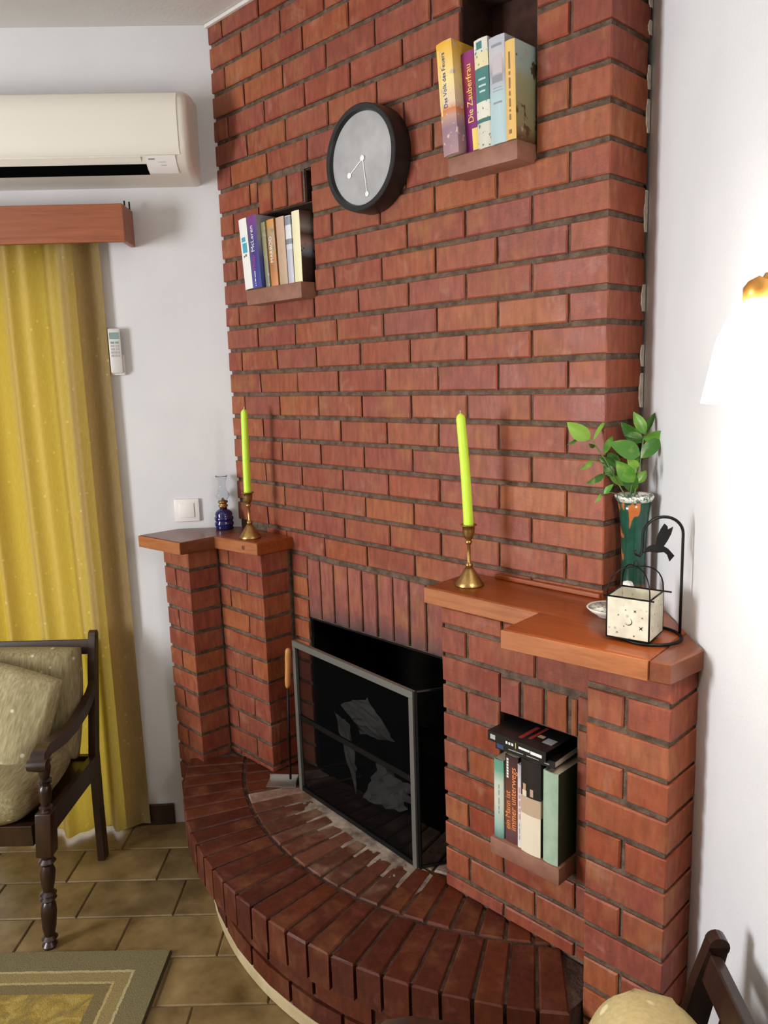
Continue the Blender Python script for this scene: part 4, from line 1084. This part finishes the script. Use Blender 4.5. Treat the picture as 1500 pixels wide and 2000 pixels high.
# lantern box hanging from the hook
bc = LC + hk + lat * -0.012
lt = empty('lantern', (bc.x, bc.y, ZT + 0.008), math.radians(9)); tag(lt, 'square cream patterned candle lantern with black wire frame hanging from the stand', 'lantern')
s2 = 0.041; hB = 0.082
for (nx, ny) in ((0, -1), (1, 0), (0, 1), (-1, 0)):
    g = G()
    if nx == 0: g.box(-s2, s2, ny * s2 - 0.001, ny * s2 + .001, 0.001, hB)
    else: g.box(nx * s2 - .001, nx * s2 + .001, -s2, s2, 0.001, hB)
    pn = g.obj('panel', 'lantern_paper', lt); LP = LP + [pn] if 'LP' in globals() else [pn]
g = G(); g.box(-s2, s2, -s2, s2, 0.0, 0.002); g.obj('bottom', 'black_iron', lt)
g = G()
for sx_ in (-1, 1):
    for sy_ in (-1, 1): g.tube([(sx_ * s2, sy_ * s2, 0.0), (sx_ * s2, sy_ * s2, hB)], 0.0018, 6)
for zz in (0.001, hB):
    for a, b_ in (((-s2, -s2), (s2, -s2)), ((s2, -s2), (s2, s2)), ((s2, s2), (-s2, s2)), ((-s2, s2), (-s2, -s2))): g.tube([(a[0], a[1], zz), (b_[0], b_[1], zz)], 0.0018, 6)
g.tube([(-s2 - .008, -s2, hB), (s2 + .008, -s2, hB)], 0.0018, 6); g.tube([(-s2, s2, hB), (s2 + .016, s2, hB)], 0.0018, 6)
g.obj('wire_frame', 'black_iron', lt, True)
g = G()
hh = 0.054
for a, b_ in (((-s2, -s2), (s2, s2)), ((s2, -s2), (-s2, s2))):
    A_, B_ = Vector((*a, hB)), Vector((*b_, hB)); pts = []
    for i in range(15):
        w = PI * i / 14; c_ = (A_ + B_) / 2 + (A_ - B_) / 2 * math.copysign(abs(math.cos(w)) ** 0.75, math.cos(w)); pts.append(c_ + Vector((0, 0, hh * math.sin(w) ** 0.8)))
    g.tube(pts, 0.0014, 6)
g.tube([(0.004 * math.cos(i * PI / 5), 0, hB + hh + .005 + 0.006 * math.sin(i * PI / 5)) for i in range(10)], 0.0012, 6, closed=True)
g.obj('handle', 'black_iron', lt, True)
# printed moon and stars on the front panel
def star(cx, cz, r, face):
    pts = []
    for i in range(8):
        rr_ = r * .78 if i % 2 == 0 else r * .24; w = PI / 4 + i * PI / 4; pts.append((cx + rr_ * math.cos(w), cz + rr_ * math.sin(w)))
    return pts
def print_poly(pts, name, side=False):
    k = len(pts)
    v = [(p[0], -s2 - .0014, p[1]) for p in pts] if not side else [(s2 + .0014, p[0], p[1]) for p in pts]
    mesh_obj(name, v, [list(range(k))], 'lantern_print', LP[1 if side else 0])
for (cx, cz, r) in ((0.014, 0.058, 0.0055), (0.026, 0.026, 0.0075), (0.028, 0.047, 0.0035), (-0.004, 0.0585, 0.003), (-0.018, 0.047, 0.0035), (-0.007, 0.026, 0.003), (0.013, 0.009, 0.004), (-0.02, 0.012, 0.0035)):
    print_poly(star(cx, cz, r, 0), 'printed_star')
for (cx, cz, r) in ((0.01, 0.02, 0.004), (-0.015, 0.05, .004), (0.02, 0.06, .0035)): print_poly(star(cx, cz, r, 0), 'printed_star', True)
pts = [(0.002 + 0.0075 * math.cos(w), 0.036 + 0.0075 * math.sin(w)) for w in [PI * 1.32 + PI * 1.0 * i / 10 for i in range(11)]] + [(0.0009 + 0.0068 * math.cos(w), 0.0370 + 0.0070 * math.sin(w)) for w in [PI * 2.32 - PI * 1.0 * i / 10 for i in range(11)]]
print_poly(pts, 'printed_moon')

# dish and little white shaker behind the lantern
g = G(); g.lathe([(0.0, 0.0), (0.022, 0.0), (0.024, 0.003), (0.038, 0.012), (0.046, 0.020), (0.0445, 0.0215), (0.036, 0.0145), (0.022, 0.0065), (0.0, 0.006)], 40)
dish = empty('dish', (0.078, -0.112, ZT + .0006)); tag(dish, 'small white floral dish behind the lantern', 'dish')
g.obj('bowl', 'white_ceramic', dish, True)
g = G(); g.lathe([(0.0, 0.0068), (0.0215, 0.0072), (0.0355, 0.0152), (0.042, 0.0198)], 40); o = g.obj('floral_glaze', 'dish_glaze', dish, True)
eg = empty('salt_shaker', (0.086, -0.046, ZT)); tag(eg, 'white round-topped ceramic ornament between the dish and vase', 'ornament')
g = G(); g.lathe([(0.0, 0.0), (0.013, 0.0), (0.016, 0.010), (0.012, 0.030), (0.0095, 0.040), (0.0125, 0.048), (0.013, 0.056), (0.0095, 0.064), (0.0, 0.067)], 28); g.obj('body', 'white_ceramic', eg, True)

# ================================================================ FIRE GUARD, SHOVEL, PAPERS
A0 = Vector((-1.018, -0.122, 0)); B0 = Vector((-0.446, -0.172, 0))
gl = (B0 - A0).length; grz = math.atan2(B0.y - A0.y, B0.x - A0.x)
fg = empty('fire_guard', (A0.x, A0.y, HZ + 0.001), grz); tag(fg, 'black wire mesh fire guard with grey metal frame before the hearth opening', 'fire guard')
GH = 0.510
def bar(g, a, b_, w, d):
    a = Vector(a); b_ = Vector(b_)
    if abs(a.x - b_.x) > abs(a.z - b_.z): g.box(min(a.x, b_.x), max(a.x, b_.x), a.y - d / 2, a.y + d / 2, a.z - w / 2, a.z + w / 2)
    else: g.box(a.x - w / 2, a.x + w / 2, a.y - d / 2, a.y + d / 2, min(a.z, b_.z), max(a.z, b_.z))
g = G(); bar(g, (0, 0, GH - .009), (gl, 0, GH - .009), 0.020, 0.012); g.obj('top_rail', 'grey_metal', fg)
g = G(); bar(g, (0.008, 0, 0), (0.008, 0, GH - .02), 0.016, 0.012); g.obj('upright', 'grey_metal', fg)
g = G(); bar(g, (gl - .008, 0, 0), (gl - .008, 0, GH - .02), 0.016, 0.012); g.obj('upright', 'grey_metal', fg)
g = G(); bar(g, (0.016, 0.002, 0.255), (gl - .016, 0.002, 0.255), 0.018, 0.006); g.obj('middle_rail', 'black_iron', fg)
g = G(); bar(g, (0.016, 0, 0.008), (gl - .016, 0, 0.008), 0.014, 0.01); g.obj('bottom_rail', 'black_iron', fg)
g = G(); g.box(0.016, gl - .016, 0.003, 0.0035, 0.012, GH - .02); g.obj('mesh_panel', 'wire_mesh', fg)
# right-hand wing folded back to the opening
wg = G()
wx, wy = 0.045, 0.085
def wbar(p, q, r): wg.tube([p, q], r, 6)
wbar((gl + .006, 0.004, 0), (gl + .006, 0.004, GH), 0.005); wbar((gl + wx, wy, 0), (gl + wx, wy, GH), 0.005)
wbar((gl + .006, 0.004, GH), (gl + wx, wy, GH), 0.004); wbar((gl + .006, 0.004, 0.005), (gl + wx, wy, 0.005), 0.004)
wg.obj('wing_frame', 'black_iron', fg)
mesh_obj('wing_mesh', [(gl + .006, 0.004, 0.005), (gl + wx, wy, 0.005), (gl + wx, wy, GH), (gl + .006, 0.004, GH)], [(0, 1, 2, 3)], 'wire_mesh', fg)
# fire shovel leaning at the left
sh = empty('fire_shovel', (-1.085, -0.140, HZ + .002)); tag(sh, 'fire shovel with wooden handle leaning beside the fire guard', 'fire shovel')
p0, p1 = Vector((0.012, 0.018, 0.012)), Vector((0.040, 0.006, 0.345)); p2 = p1 + (p1 - p0).normalized() * 0.140
p2.x += .008
g = G(); g.tube([p0, p0.lerp(p1, .5), p1 + (p1 - p0) * .02], 0.004, 8); g.obj('rod', 'black_iron', sh, True)
g = G(); d = p2 - p1
g.tube([p1 + d * t for t in (0, .06, .2, .5, .8, .95, 1)], [0.005, 0.0085, 0.0095, 0.0088, 0.0098, 0.009, 0.005], 14); g.obj('handle', 'wood_handle', sh, True)
g = G(); M_ = Matrix.Rotation(math.radians(40), 4, 'Z'); g.box(-0.055, 0.045, -0.030, 0.030, 0.0, 0.003, M=M_); g.box(-0.055, 0.045, 0.028, 0.030, 0.0, 0.016, M=M_); g.box(0.043, 0.045, -0.030, 0.03, 0, .016, M=M_); g.obj('blade', 'steel', sh)
# crumpled papers and logs in the grate
def sheet(pts, label, n=8, amp=0.006, seed=1):
    rs = random.Random(seed); P = [Vector(p) for p in pts]
    v = []; f = []
    for i in range(n + 1):
        for j in range(n + 1):
            u, w = i / n, j / n
            q = (P[0] * (1 - u) + P[1] * u) * (1 - w) + (P[3] * (1 - u) + P[2] * u) * w
            v.append(q + Vector((rs.uniform(-amp, amp), rs.uniform(-amp, amp), rs.uniform(-amp, amp))))
    for i in range(n):
        for j in range(n):
            a = i * (n + 1) + j; f.append([a, a + 1, a + n + 2, a + n + 1])
    c = sum(P, Vector()) / 4
    o = mesh_obj('paper', [q - c for q in v], f, 'grate_paper'); o.location = c
    sm = o.modifiers.new('thickness', 'SOLIDIFY'); sm.thickness = 0.0012
    return tag(o, label, 'paper', 'papers laid in the grate')
sheet([(-0.90, -0.035, 0.640), (-0.78, -0.035, 0.695), (-0.70, 0.005, 0.560), (-0.84, -0.005, 0.545)], 'upper crumpled white paper behind the fire guard', seed=3)
sheet([(-0.915, -0.055, 0.620), (-0.850, -0.045, 0.590), (-0.825, -0.05, 0.450), (-0.815, -0.06, 0.375)], 'long narrow strip of white paper behind the fire guard', amp=.004, seed=5)
sheet([(-0.79, -0.06, 0.372), (-0.62, -0.05, 0.380), (-0.61, -0.02, 0.450), (-0.75, -0.01, 0.485)], 'lower crumpled grey paper at the foot of the grate', amp=.010, seed=8)
for i, (a, b_, r, lab) in enumerate((((-0.98, 0.12, 0.39), (-0.50, 0.14, 0.39), 0.045, 'dark log lying at the front of the grate'), ((-0.92, 0.28, 0.395), (-0.46, 0.26, 0.395), 0.05, 'dark log lying at the back of the grate'), ((-0.86, 0.22, 0.475), (-0.56, 0.19, 0.475), 0.038, 'dark log resting on top of the other logs'))):
    a, b_ = Vector(a), Vector(b_); c = (a + b_) / 2; rs = random.Random(i)
    g = G(); g.tube([(a - c) + (b_ - a) * t + Vector((0, rs.uniform(-.006, .006), rs.uniform(-.006, .006))) for t in (0, .2, .4, .6, .8, 1)], [r * rs.uniform(.9, 1.08) for _ in range(6)], 12)
    o = g.obj('log', 'soot', None, True); o.location = c; tag(o, lab, 'log', 'logs in the grate')
g = G(); g.box(-1.0775, -0.3625, 0.0, 0.37, 0.30, 0.3415); structure(g.obj('floor_firebox', 'soot'), 'sooty floor inside the fireplace')

# ================================================================ AIR CONDITIONER
ac = empty('air_conditioner', LW(0, 0, 0), ANG); tag(ac, 'white wall-mounted air conditioner above the curtain', 'air conditioner')
PROF = [(0.0, 2.583), (0.10, 2.578), (0.150, 2.566), (0.180, 2.552), (0.196, 2.530), (0.202, 2.500), (0.202, 2.420), (0.197, 2.384), (0.186, 2.372)]
LOWP = [(0.186, 2.370), (0.172, 2.352), (0.152, 2.338), (0.120, 2.327), (0.070, 2.320), (0.0, 2.318)]
def extrude_profile(prof, x0, x1, name, material, parent, close=True, inset=0.0):
    g = G(); n = len(prof)
    xs = [(x0, 0), (x1 - 0.02, 0), (x1 - 0.006, 0.004), (x1, 0.012)] if inset else [(x0, 0), (x1, 0)]
    cz = 2.45
    v = []
    for x, ins in xs:
        for (o_, z) in prof: v.append((x, -(o_ - ins * (1 if o_ > .05 else 0)) , z - ins * (1 if z > cz else -1)))
    f = []
    for k in range(len(xs) - 1):
        for i in range(n):
            j = (i + 1) % n
            if j == 0 and not close: continue
            f.append([k * n + i, (k + 1) * n + i, (k + 1) * n + j, k * n + j])
    f += [list(range(n)), [(len(xs) - 1) * n + i for i in range(n)][::-1]]
    g.add(v, f); o = g.obj(name, material, parent); smooth_by_angle(o, 40); return o
extrude_profile(PROF + LOWP[1:], -0.88, -0.052, 'housing', 'white_plastic', ac, inset=1)
fp = [(o_ + 0.0025, z) for o_, z in PROF[3:]] + [(o_ - 0.004, z) for o_, z in PROF[3:][::-1]]
extrude_profile(fp, -0.875, -0.082, 'front_panel', 'white_plastic', ac)
fl = [(0.1875, 2.366), (0.168, 2.350), (0.164, 2.353), (0.1835, 2.369)]
extrude_profile(fl, -0.875, -0.205, 'louvre', 'white_plastic', ac)
sl = [(0.1702, 2.3492), (0.1528, 2.3362), (0.1280, 2.3278), (0.1280, 2.3330), (0.150, 2.3415), (0.1660, 2.3530)]
o = extrude_profile(sl, -0.87, -0.192, 'outlet_slot', 'black_void', ac)
sk = [(0.1885, 2.3685), (0.1720, 2.3495), (0.1535, 2.3355), (0.1360, 2.3290), (0.1350, 2.3310), (0.1520, 2.3375), (0.1705, 2.3515), (0.1870, 2.3705)]
stk = extrude_profile(sk, -0.190, -0.098, 'info_sticker', 'switch_plastic', ac); stk['label'] = 'white information sticker'
# faint printed lines on the sticker
def on_slope(x0, x1, t0, t1, col):
    a = Vector((0.1885, 2.3685)); b_ = Vector((0.1560, 2.3370)); n = Vector((0.69, -0.72)) * 0.0018
    p, q = a.lerp(b_, t0) + n, a.lerp(b_, t1) + n
    mesh_obj('printed_line', [(x0, -p.x, p.y), (x1, -p.x, p.y), (x1 , -q.x, q.y), (x0, -q.x, q.y)], [(0, 3, 2, 1)], col, stk)
on_slope(-0.182, -0.163, .16, .26, 'print_grey')
for k, (x0, x1) in enumerate(((-0.152, -0.130), (-0.141, -0.130), (-0.147, -0.130))): on_slope(x0, x1, .42 + .12 * k, .47 + .12 * k, 'print_light')

# ================================================================ PELMET, CURTAIN
pe = empty('pelmet', LW(0, 0, 0), ANG); tag(pe, 'reddish brown wooden curtain pelmet under the air conditioner', 'pelmet')
g = G(); g.bbox(-2.1, -0.288, -0.132, -0.116, 2.125, 2.243, 0.002); g.obj('front_board', 'wood_pelmet', pe)
g = G(); g.bbox(-0.303, -0.288, -0.1155, -0.004, 2.127, 2.243, 0.002); g.obj('side_board', 'wood_pelmet', pe)
g = G(); g.box(-2.1, -0.3035, -0.1155, -0.004, 2.226, 2.241); g.obj('top_board', 'wood_pelmet', pe)
g = G(); g.box(-0.304, -0.300, -0.05, -0.044, 2.243, 2.268); g.box(-0.292, -0.288, -0.035, -0.029, 2.243, 2.268); g.obj('bracket', 'black_iron', pe)
cu = empty('curtain', LW(0, 0, 0), ANG); tag(cu, 'long golden yellow patterned curtain glowing with daylight', 'curtain')
def curtain_o(a, z):
    t = (2.2 - z) / 2.2
    s_ = (a + 0.405)
    amp = 0.010 + 0.032 * min(1, max(0, -(s_ + 0.07) / 0.10))
    o_ = 0.050 + amp * (math.sin(s_ * 44 + 1.4 * math.sin(s_ * 15) + 0.9 * t) * 0.85 + 0.22 * math.sin(s_ * 103 + 1.6 * t))
    k = min(1, max(0, (s_ + 0.11) / 0.08))          # free edge lies close to the wall
    o_ = o_ * (1 - k) + (0.020 + 0.008 * math.sin(s_ * 60)) * k
    return o_
v = []; f = []; na, nz_ = 170, 36
for i in range(na + 1):
    a = -0.405 - 0.60 * i / na
    for j in range(nz_ + 1):
        z = 2.205 - (2.205 - 0.014) * j / nz_
        t = (2.205 - z) / 2.19
        aa = a + (0.004 * math.sin(z * 3) if i > 12 else 0)
        if a < -0.50: aa += -0.02 * t * math.sin((a + .5) * 9)
        v.append((aa, -curtain_o(a, z), z))
for i in range(na):
    for j in range(nz_): f.append([i * (nz_ + 1) + j, i * (nz_ + 1) + j + 1, (i + 1) * (nz_ + 1) + j + 1, (i + 1) * (nz_ + 1) + j])
mesh_obj('cloth', v, f, 'curtain_cloth', cu, True)
# turned hem along the free edge (second layer of cloth)
v = []; f = []
for i in range(9):
    a = -0.4045 - 0.082 * i / 8
    for j in range(nz_ + 1):
        z = 2.204 - (2.204 - 0.015) * j / nz_; v.append((a, -curtain_o(a, z) - 0.003 - .003 * math.sin(PI * i / 8), z))
for i in range(8):
    for j in range(nz_): f.append([i * (nz_ + 1) + j, i * (nz_ + 1) + j + 1, (i + 1) * (nz_ + 1) + j + 1, (i + 1) * (nz_ + 1) + j])
mesh_obj('hem', v, f, 'curtain_cloth', cu, True)
g = G(); g.tube([(-1.95, -0.06, 2.213), (-0.32, -0.06, 2.213)], 0.006, 8); g.obj('rail', 'steel', cu, True)

# ================================================================ REMOTE AND SWITCH
rm = empty('remote_control', LW(-0.380, 0, 1.783), ANG); tag(rm, 'white air conditioner remote in a wall holder beside the curtain', 'remote control')
g = G(); g.bbox(-0.0245, 0.0245, -0.014, -0.001, -0.080, -0.010, 0.004); o = g.obj('holder', 'switch_plastic', rm); smooth_by_angle(o)
g = G(); g.bbox(-0.021, 0.021, -0.026, -0.0145, -0.074, 0.078, 0.005); hs = g.obj('handset', 'grey_plastic', rm); smooth_by_angle(hs)
g = G(); g.box(-0.016, 0.016, -0.0268, -0.0255, 0.042, 0.064); g.obj('screen', 'lcd', hs)
for r_, zz in enumerate((0.030, 0.019, 0.008, -0.003, -0.014)):
    for q in range(2 if r_ < 3 else 3):
        nq = 2 if r_ < 3 else 3
        xx = (q - (nq - 1) / 2) * (0.016 if nq == 2 else 0.0105)
        g = G(); g.bbox(xx - (.006 if nq == 2 else .0042), xx + (.006 if nq == 2 else .0042), -0.0272, -0.0255, zz - 0.0035, zz + .0035, 0.0008); g.obj('button', 'print_light' if r_ else 'lcd', hs)
sw = empty('light_switch', LW(-0.181, 0, 1.219), ANG); tag(sw, 'square white light switch above the left mantel', 'light switch')
g = G(); g.bbox(-0.044, 0.044, -0.010, -0.0005, -0.041, 0.041, 0.003); o = g.obj('frame', 'switch_plastic', sw); smooth_by_angle(o)
g = G(); g.bbox(-0.026, 0.026, -0.0135, -0.0095, -0.026, 0.026, 0.0015); o = g.obj('rocker', 'switch_plastic', sw); smooth_by_angle(o)

# ================================================================ WALL LAMP
wl = empty('wall_lamp', RW(0.872, 0, 1.768), -ANG); tag(wl, 'lit white glass wall lamp glowing on the right wall', 'wall lamp')
g = G(); g.lathe([(0, 0.0005), (0.045, 0.0005), (0.045, 0.008), (0.03, 0.016), (0, 0.018)], 32, M=Matrix.Rotation(PI / 2, 4, 'X')); g.obj('wall_plate', 'lamp_brass', wl, True)
g = G(); g.tube([(0, -0.012, 0), (0, -0.05, 0.012), (0, -0.085, 0.010), (0, -0.095, -0.01)], 0.006, 10); g.obj('arm', 'lamp_brass', wl, True)
prof = [(0.016, 0.0), (0.030, -0.012), (0.046, -0.045), (0.054, -0.085), (0.062, -0.125)]
g = G(); g.lathe(prof + [(r - .003, z) for r, z in prof[::-1]], 36, c=(0, -0.095, -0.018)); g.obj('glass_shade', 'lamp_shade', wl, True)
g = G(); g.lathe([(0.018, -0.022), (0.018, -0.002), (0.012, 0.006), (0.0, 0.012)], 20, c=(0, -0.095, 0.0)); g.obj('holder', 'lamp_brass', wl, True)
ld = bpy.data.lights.new('wall_lamp_bulb', 'POINT'); ld.energy = 5.0; ld.color = (1.0, 0.90, 0.74); ld.shadow_soft_size = 0.03
lo = bpy.data.objects.new('wall_lamp_bulb', ld); COL.objects.link(lo); lo.parent = wl; lo.location = (0, -0.105, -0.135)

# ================================================================ ARMCHAIRS
CW, CD = 0.60, 0.435
def turned(z0, z1, r, n_rings=3):
    """profile for a turned leg section between two heights"""
    L = z1 - z0; P = []
    P += [(r * .78, z0), (r * .95, z0 + .03 * L), (r * .6, z0 + .07 * L), (r * 1.0, z0 + .10 * L), (r * .62, z0 + .13 * L)]
    P += [(r * .85, z0 + .22 * L), (r * .98, z0 + .38 * L), (r * .85, z0 + .46 * L), (r * .62, z0 + .49 * L), (r * 1.02, z0 + .52 * L), (r * .7, z0 + .545 * L), (r * 1.02, z0 + .57 * L), (r * .62, z0 + .60 * L)]
    P += [(r * .82, z0 + .68 * L), (r * .95, z0 + .80 * L), (r * .66, z0 + .87 * L), (r * 1.05, z0 + .91 * L), (r * .7, z0 + .945 * L), (r * .95, z0 + L)]
    return P
def cushion_mesh(w, d, h, nu=24, nv=20, p=2.6, edge=0.3, seed=0, amp=0.0, k=0.22):
    rs = random.Random(seed); ph = [rs.uniform(0, 6) for _ in range(6)]
    v = []; f = []
    for s_ in (1, -1):
        for i in range(nu + 1):
            for j in range(nv + 1):
                a, b_ = 2 * i / nu - 1, 2 * j / nv - 1
                a = math.copysign(abs(a) ** .85, a); b_ = math.copysign(abs(b_) ** .85, b_)
                th = ((1 - abs(a) ** p) * (1 - abs(b_) ** p)) ** 0.42 if abs(a) < 1 and abs(b_) < 1 else 0
                x = a * w / 2 * math.sqrt(1 - k * b_ * b_); y = b_ * d / 2 * math.sqrt(1 - k * a * a)
                z = s_ * h / 2 * (edge + (1 - edge) * th) + amp * th * (math.sin(a * 5 + ph[0]) * math.sin(b_ * 4 + ph[1]) + .6 * math.sin(a * 9 + ph[2] + b_ * 3))
                v.append((x, y, z))
    m_ = (nu + 1) * (nv + 1)
    for i in range(nu):
        for j in range(nv):
            q = i * (nv + 1) + j
            f.append([q, q + nv + 1, q + nv + 2, q + 1]); f.append([m_ + q, m_ + q + 1, m_ + q + nv + 2, m_ + q + nv + 1])
    rim = [i * (nv + 1) for i in range(nu)] + [nu * (nv + 1) + j for j in range(nv)] + [i * (nv + 1) + nv for i in range(nu, 0, -1)] + [j for j in range(nv, 0, -1)]
    for i in range(len(rim)):
        a, b_ = rim[i], rim[(i + 1) % len(rim)]; f.append([a, m_ + a, m_ + b_, b_])
    return v, f
def chair(loc, rz, label, cloth, shear=0.0, sc=1.0, bc=(0.004, 0.600, 0.125), pp=6, cwx=0.0, kk=0.07):
    e = empty('armchair', loc, rz); tag(e, label, 'armchair', 'dark wooden armchairs with fabric cushions')
    e.scale = (sc, sc, sc)
    # local: back legs at y=0, front legs at y=-CD, x across
    for s_ in (-1, 1):
        x = s_ * CW / 2
        # back post: straight leg then raked upright, rectangular section
        g = G(); w, d = 0.024, 0.042
        path = [(0.010, 0.0), (0.012, 0.20), (0.020, 0.40), (0.058, 0.56), (0.092, 0.72), (0.112, 0.80)]
        v = []; f = []
        for (y, z) in path:
            dd = d if z < .75 else d * .8
            v += [(x - w / 2, y - dd / 2, z), (x + w / 2, y - dd / 2, z), (x + w / 2, y + dd / 2, z), (x - w / 2, y + dd / 2, z)]
        n = len(path)
        for i in range(n - 1):
            for k in range(4): f.append([i * 4 + k, i * 4 + (k + 1) % 4, i * 4 + 4 + (k + 1) % 4, i * 4 + 4 + k])
        f += [[3, 2, 1, 0], [4 * n - 4, 4 * n - 3, 4 * n - 2, 4 * n - 1]]
        g.add(v, f); g.lathe([(0, -w / 2), (d * .42, -w / 2), (d * .42, w / 2), (0, w / 2)], 16, M=Matrix.Translation((x, 0.113, 0.80)) @ Matrix.Rotation(PI / 2, 4, 'Y'))
        g.obj('back_post', 'wood_dark', e)
        # turned front leg, leaning very slightly back, carrying the arm
        g = G(); Ms = Matrix.Identity(4); Ms[0][2] = 0.045 * s_ * (1 if shear else 0); Ms[1][2] = 0.07 * (1 if shear else 0)
        T = Matrix.Translation((x, -CD, 0)) @ Ms
        g.lathe(turned(0.0, 0.30, 0.024), 24, M=T); g.lathe(turned(0.425, 0.60, 0.020), 24, M=T)
        g.bbox(-0.024, 0.024, -0.024, 0.024, 0.295, 0.430, 0.003, M=T)
        o = g.obj('front_leg', 'wood_dark', e); smooth_by_angle(o, 50)
        # arm: dips from the post, level, then a scroll at the front
        g = G(); ya = -CD + (0.04 if shear else 0)
        dx = 0.027 * s_ * (1 if shear else 0)
        path = [(0.075, 0.645), (0.02, 0.612), (-0.05, 0.590), (-0.15, 0.580), (-0.25, 0.586), (-0.34, 0.602), (ya + .02, 0.612), (ya - .03, 0.606), (ya - .048, 0.588)]
        v = []; f = []; n = len(path)
        for i, (y, z) in enumerate(path):
            t = i / (n - 1); w = 0.026 + 0.026 * t; h = 0.034 if i < n - 2 else 0.026; xx = x + dx * t
            v += [(xx - w / 2, y, z - h / 2), (xx + w / 2, y, z - h / 2), (xx + w / 2 - .004, y, z + h / 2), (xx - w / 2 + .004, y, z + h / 2)]
        for i in range(n - 1):
            for k in range(4): f.append([i * 4 + k, i * 4 + 4 + k, i * 4 + 4 + (k + 1) % 4, i * 4 + (k + 1) % 4])
        f += [[0, 1, 2, 3], [4 * n - 1, 4 * n - 2, 4 * n - 3, 4 * n - 4]]
        g.add(v, f); g.lathe([(0, -.028), (0.017, -.028), (0.019, 0), (0.017, .028), (0, .028)], 18, M=Matrix.Translation((x + dx, ya - .040, 0.590)) @ Matrix.Rotation(PI / 2, 4, 'Y'))
        o = g.obj('arm', 'wood_dark', e); smooth_by_angle(o, 35)
        g = G(); g.bbox(x - .012, x + .012, -CD + .02, 0.0, 0.325, 0.395, 0.002); g.obj('side_rail', 'wood_dark', e)
    fy = -CD + (.025 if shear else 0)
    g = G(); g.bbox(-CW / 2 + .02, CW / 2 - .02, fy - .012, fy + .012, 0.325, 0.390, 0.002); g.obj('front_rail', 'wood_dark', e)
    g = G(); g.bbox(-CW / 2 + .012, CW / 2 - .012, 0.0, 0.022, 0.33, 0.395, 0.002); g.obj('back_rail', 'wood_dark', e)
    g = G(); M_ = Matrix.Translation((0, 0.102, 0.765)) @ Matrix.Rotation(math.radians(-16), 4, 'X'); g.bbox(-CW / 2 + .012, CW / 2 - .012, -.011, .011, -.030, .022, 0.003, M=M_); g.obj('top_rail', 'wood_dark', e)
    for k in range(5):
        xx = (k - 2) * 0.10; M_ = Matrix.Translation((xx, 0.062, 0.575)) @ Matrix.Rotation(math.radians(-13), 4, 'X')
        g = G(); g.box(-.018, .018, -.006, .006, -.18, .17, M=M_); g.obj('back_slat', 'wood_dark', e)
    g = G(); g.box(-CW / 2 + .02, CW / 2 - .02, -CD + .03, 0.0, 0.372, 0.384); g.obj('seat_board', 'wood_dark', e)
    v, f = cushion_mesh(CW - .045, CD + 0.02, 0.125, p=5)
    o = mesh_obj('seat_cushion', v, f, cloth, e, True); o.location = (0, -CD / 2 - 0.012, 0.440)
    v, f = cushion_mesh(CW - .03 + cwx, 0.385, bc[2], p=pp, seed=2, amp=.003, k=kk)
    o = mesh_obj('back_cushion', v, f, cloth, e, True); o.rotation_euler = (math.radians(90 - 16), 0, 0); o.location = (0, bc[0] - .012, bc[1])
    return e
th = math.radians(44.6); Bp = Vector((-1.659, -0.537, 0)); ex = Vector((math.cos(th), math.sin(th), 0)); ey = Vector((-math.sin(th), math.cos(th), 0))
chair(Bp - ex * (CW / 2), th, 'dark wooden armchair with turned legs and olive cushions in front of the curtain', 'chair_cloth', 1.0)
# loose pillow on that chair
v, f = cushion_mesh(0.42, 0.38, 0.13, p=2.4, seed=4, amp=.008, edge=0.06, k=0.10)
po = mesh_obj('pillow', v, f, 'pillow_cloth', None, True)
pc = Bp - ex * 0.265 - ey * 0.150 + Vector((0, 0, 0.600))
po.location = pc; po.rotation_euler = Matrix(((ex.x, ey.x, 0), (ex.y, ey.y, 0), (0, 0, 1))).to_4x4().to_euler()
po.rotation_euler = (Matrix.Rotation(th, 4, 'Z') @ Matrix.Rotation(math.radians(66), 4, 'X') @ Matrix.Rotation(math.radians(-14), 4, 'Z')).to_euler()
tag(po, 'loose pale olive patterned pillow leaning on the left armchair', 'pillow')
P2 = RW(0.745 + CW * .94 / 2, 0.165, 0)
chair((P2.x, P2.y, 0), -ANG, 'dark wooden armchair with cream cushion against the right wall', 'cream_cloth', 0.0, 0.94, (-0.035, 0.580, 0.22), 3.0, 0.07, 0.32)

# ================================================================ RUG
rc = Vector((-1.057, -0.609, 0)); rx = Vector((-0.714, -0.700, 0)).normalized(); ry = Vector((0.715, -0.699, 0)).normalized()
ro = empty('rug', (rc.x, rc.y, 0.0), math.atan2(rx.y, rx.x)); tag(ro, 'olive green rug with yellow flowers and cream border lines', 'rug')
g = G(); n = 40
v = []; f = []
g.box(0, 1.5, 0, 1.1, 0.007, 0.0125); o = g.obj('pile', 'rug_pile', ro)
g = G(); g.box(-0.004, 1.504, -0.004, 1.104, 0.0005, 0.0065); g.obj('backing', 'rug_edge', ro)
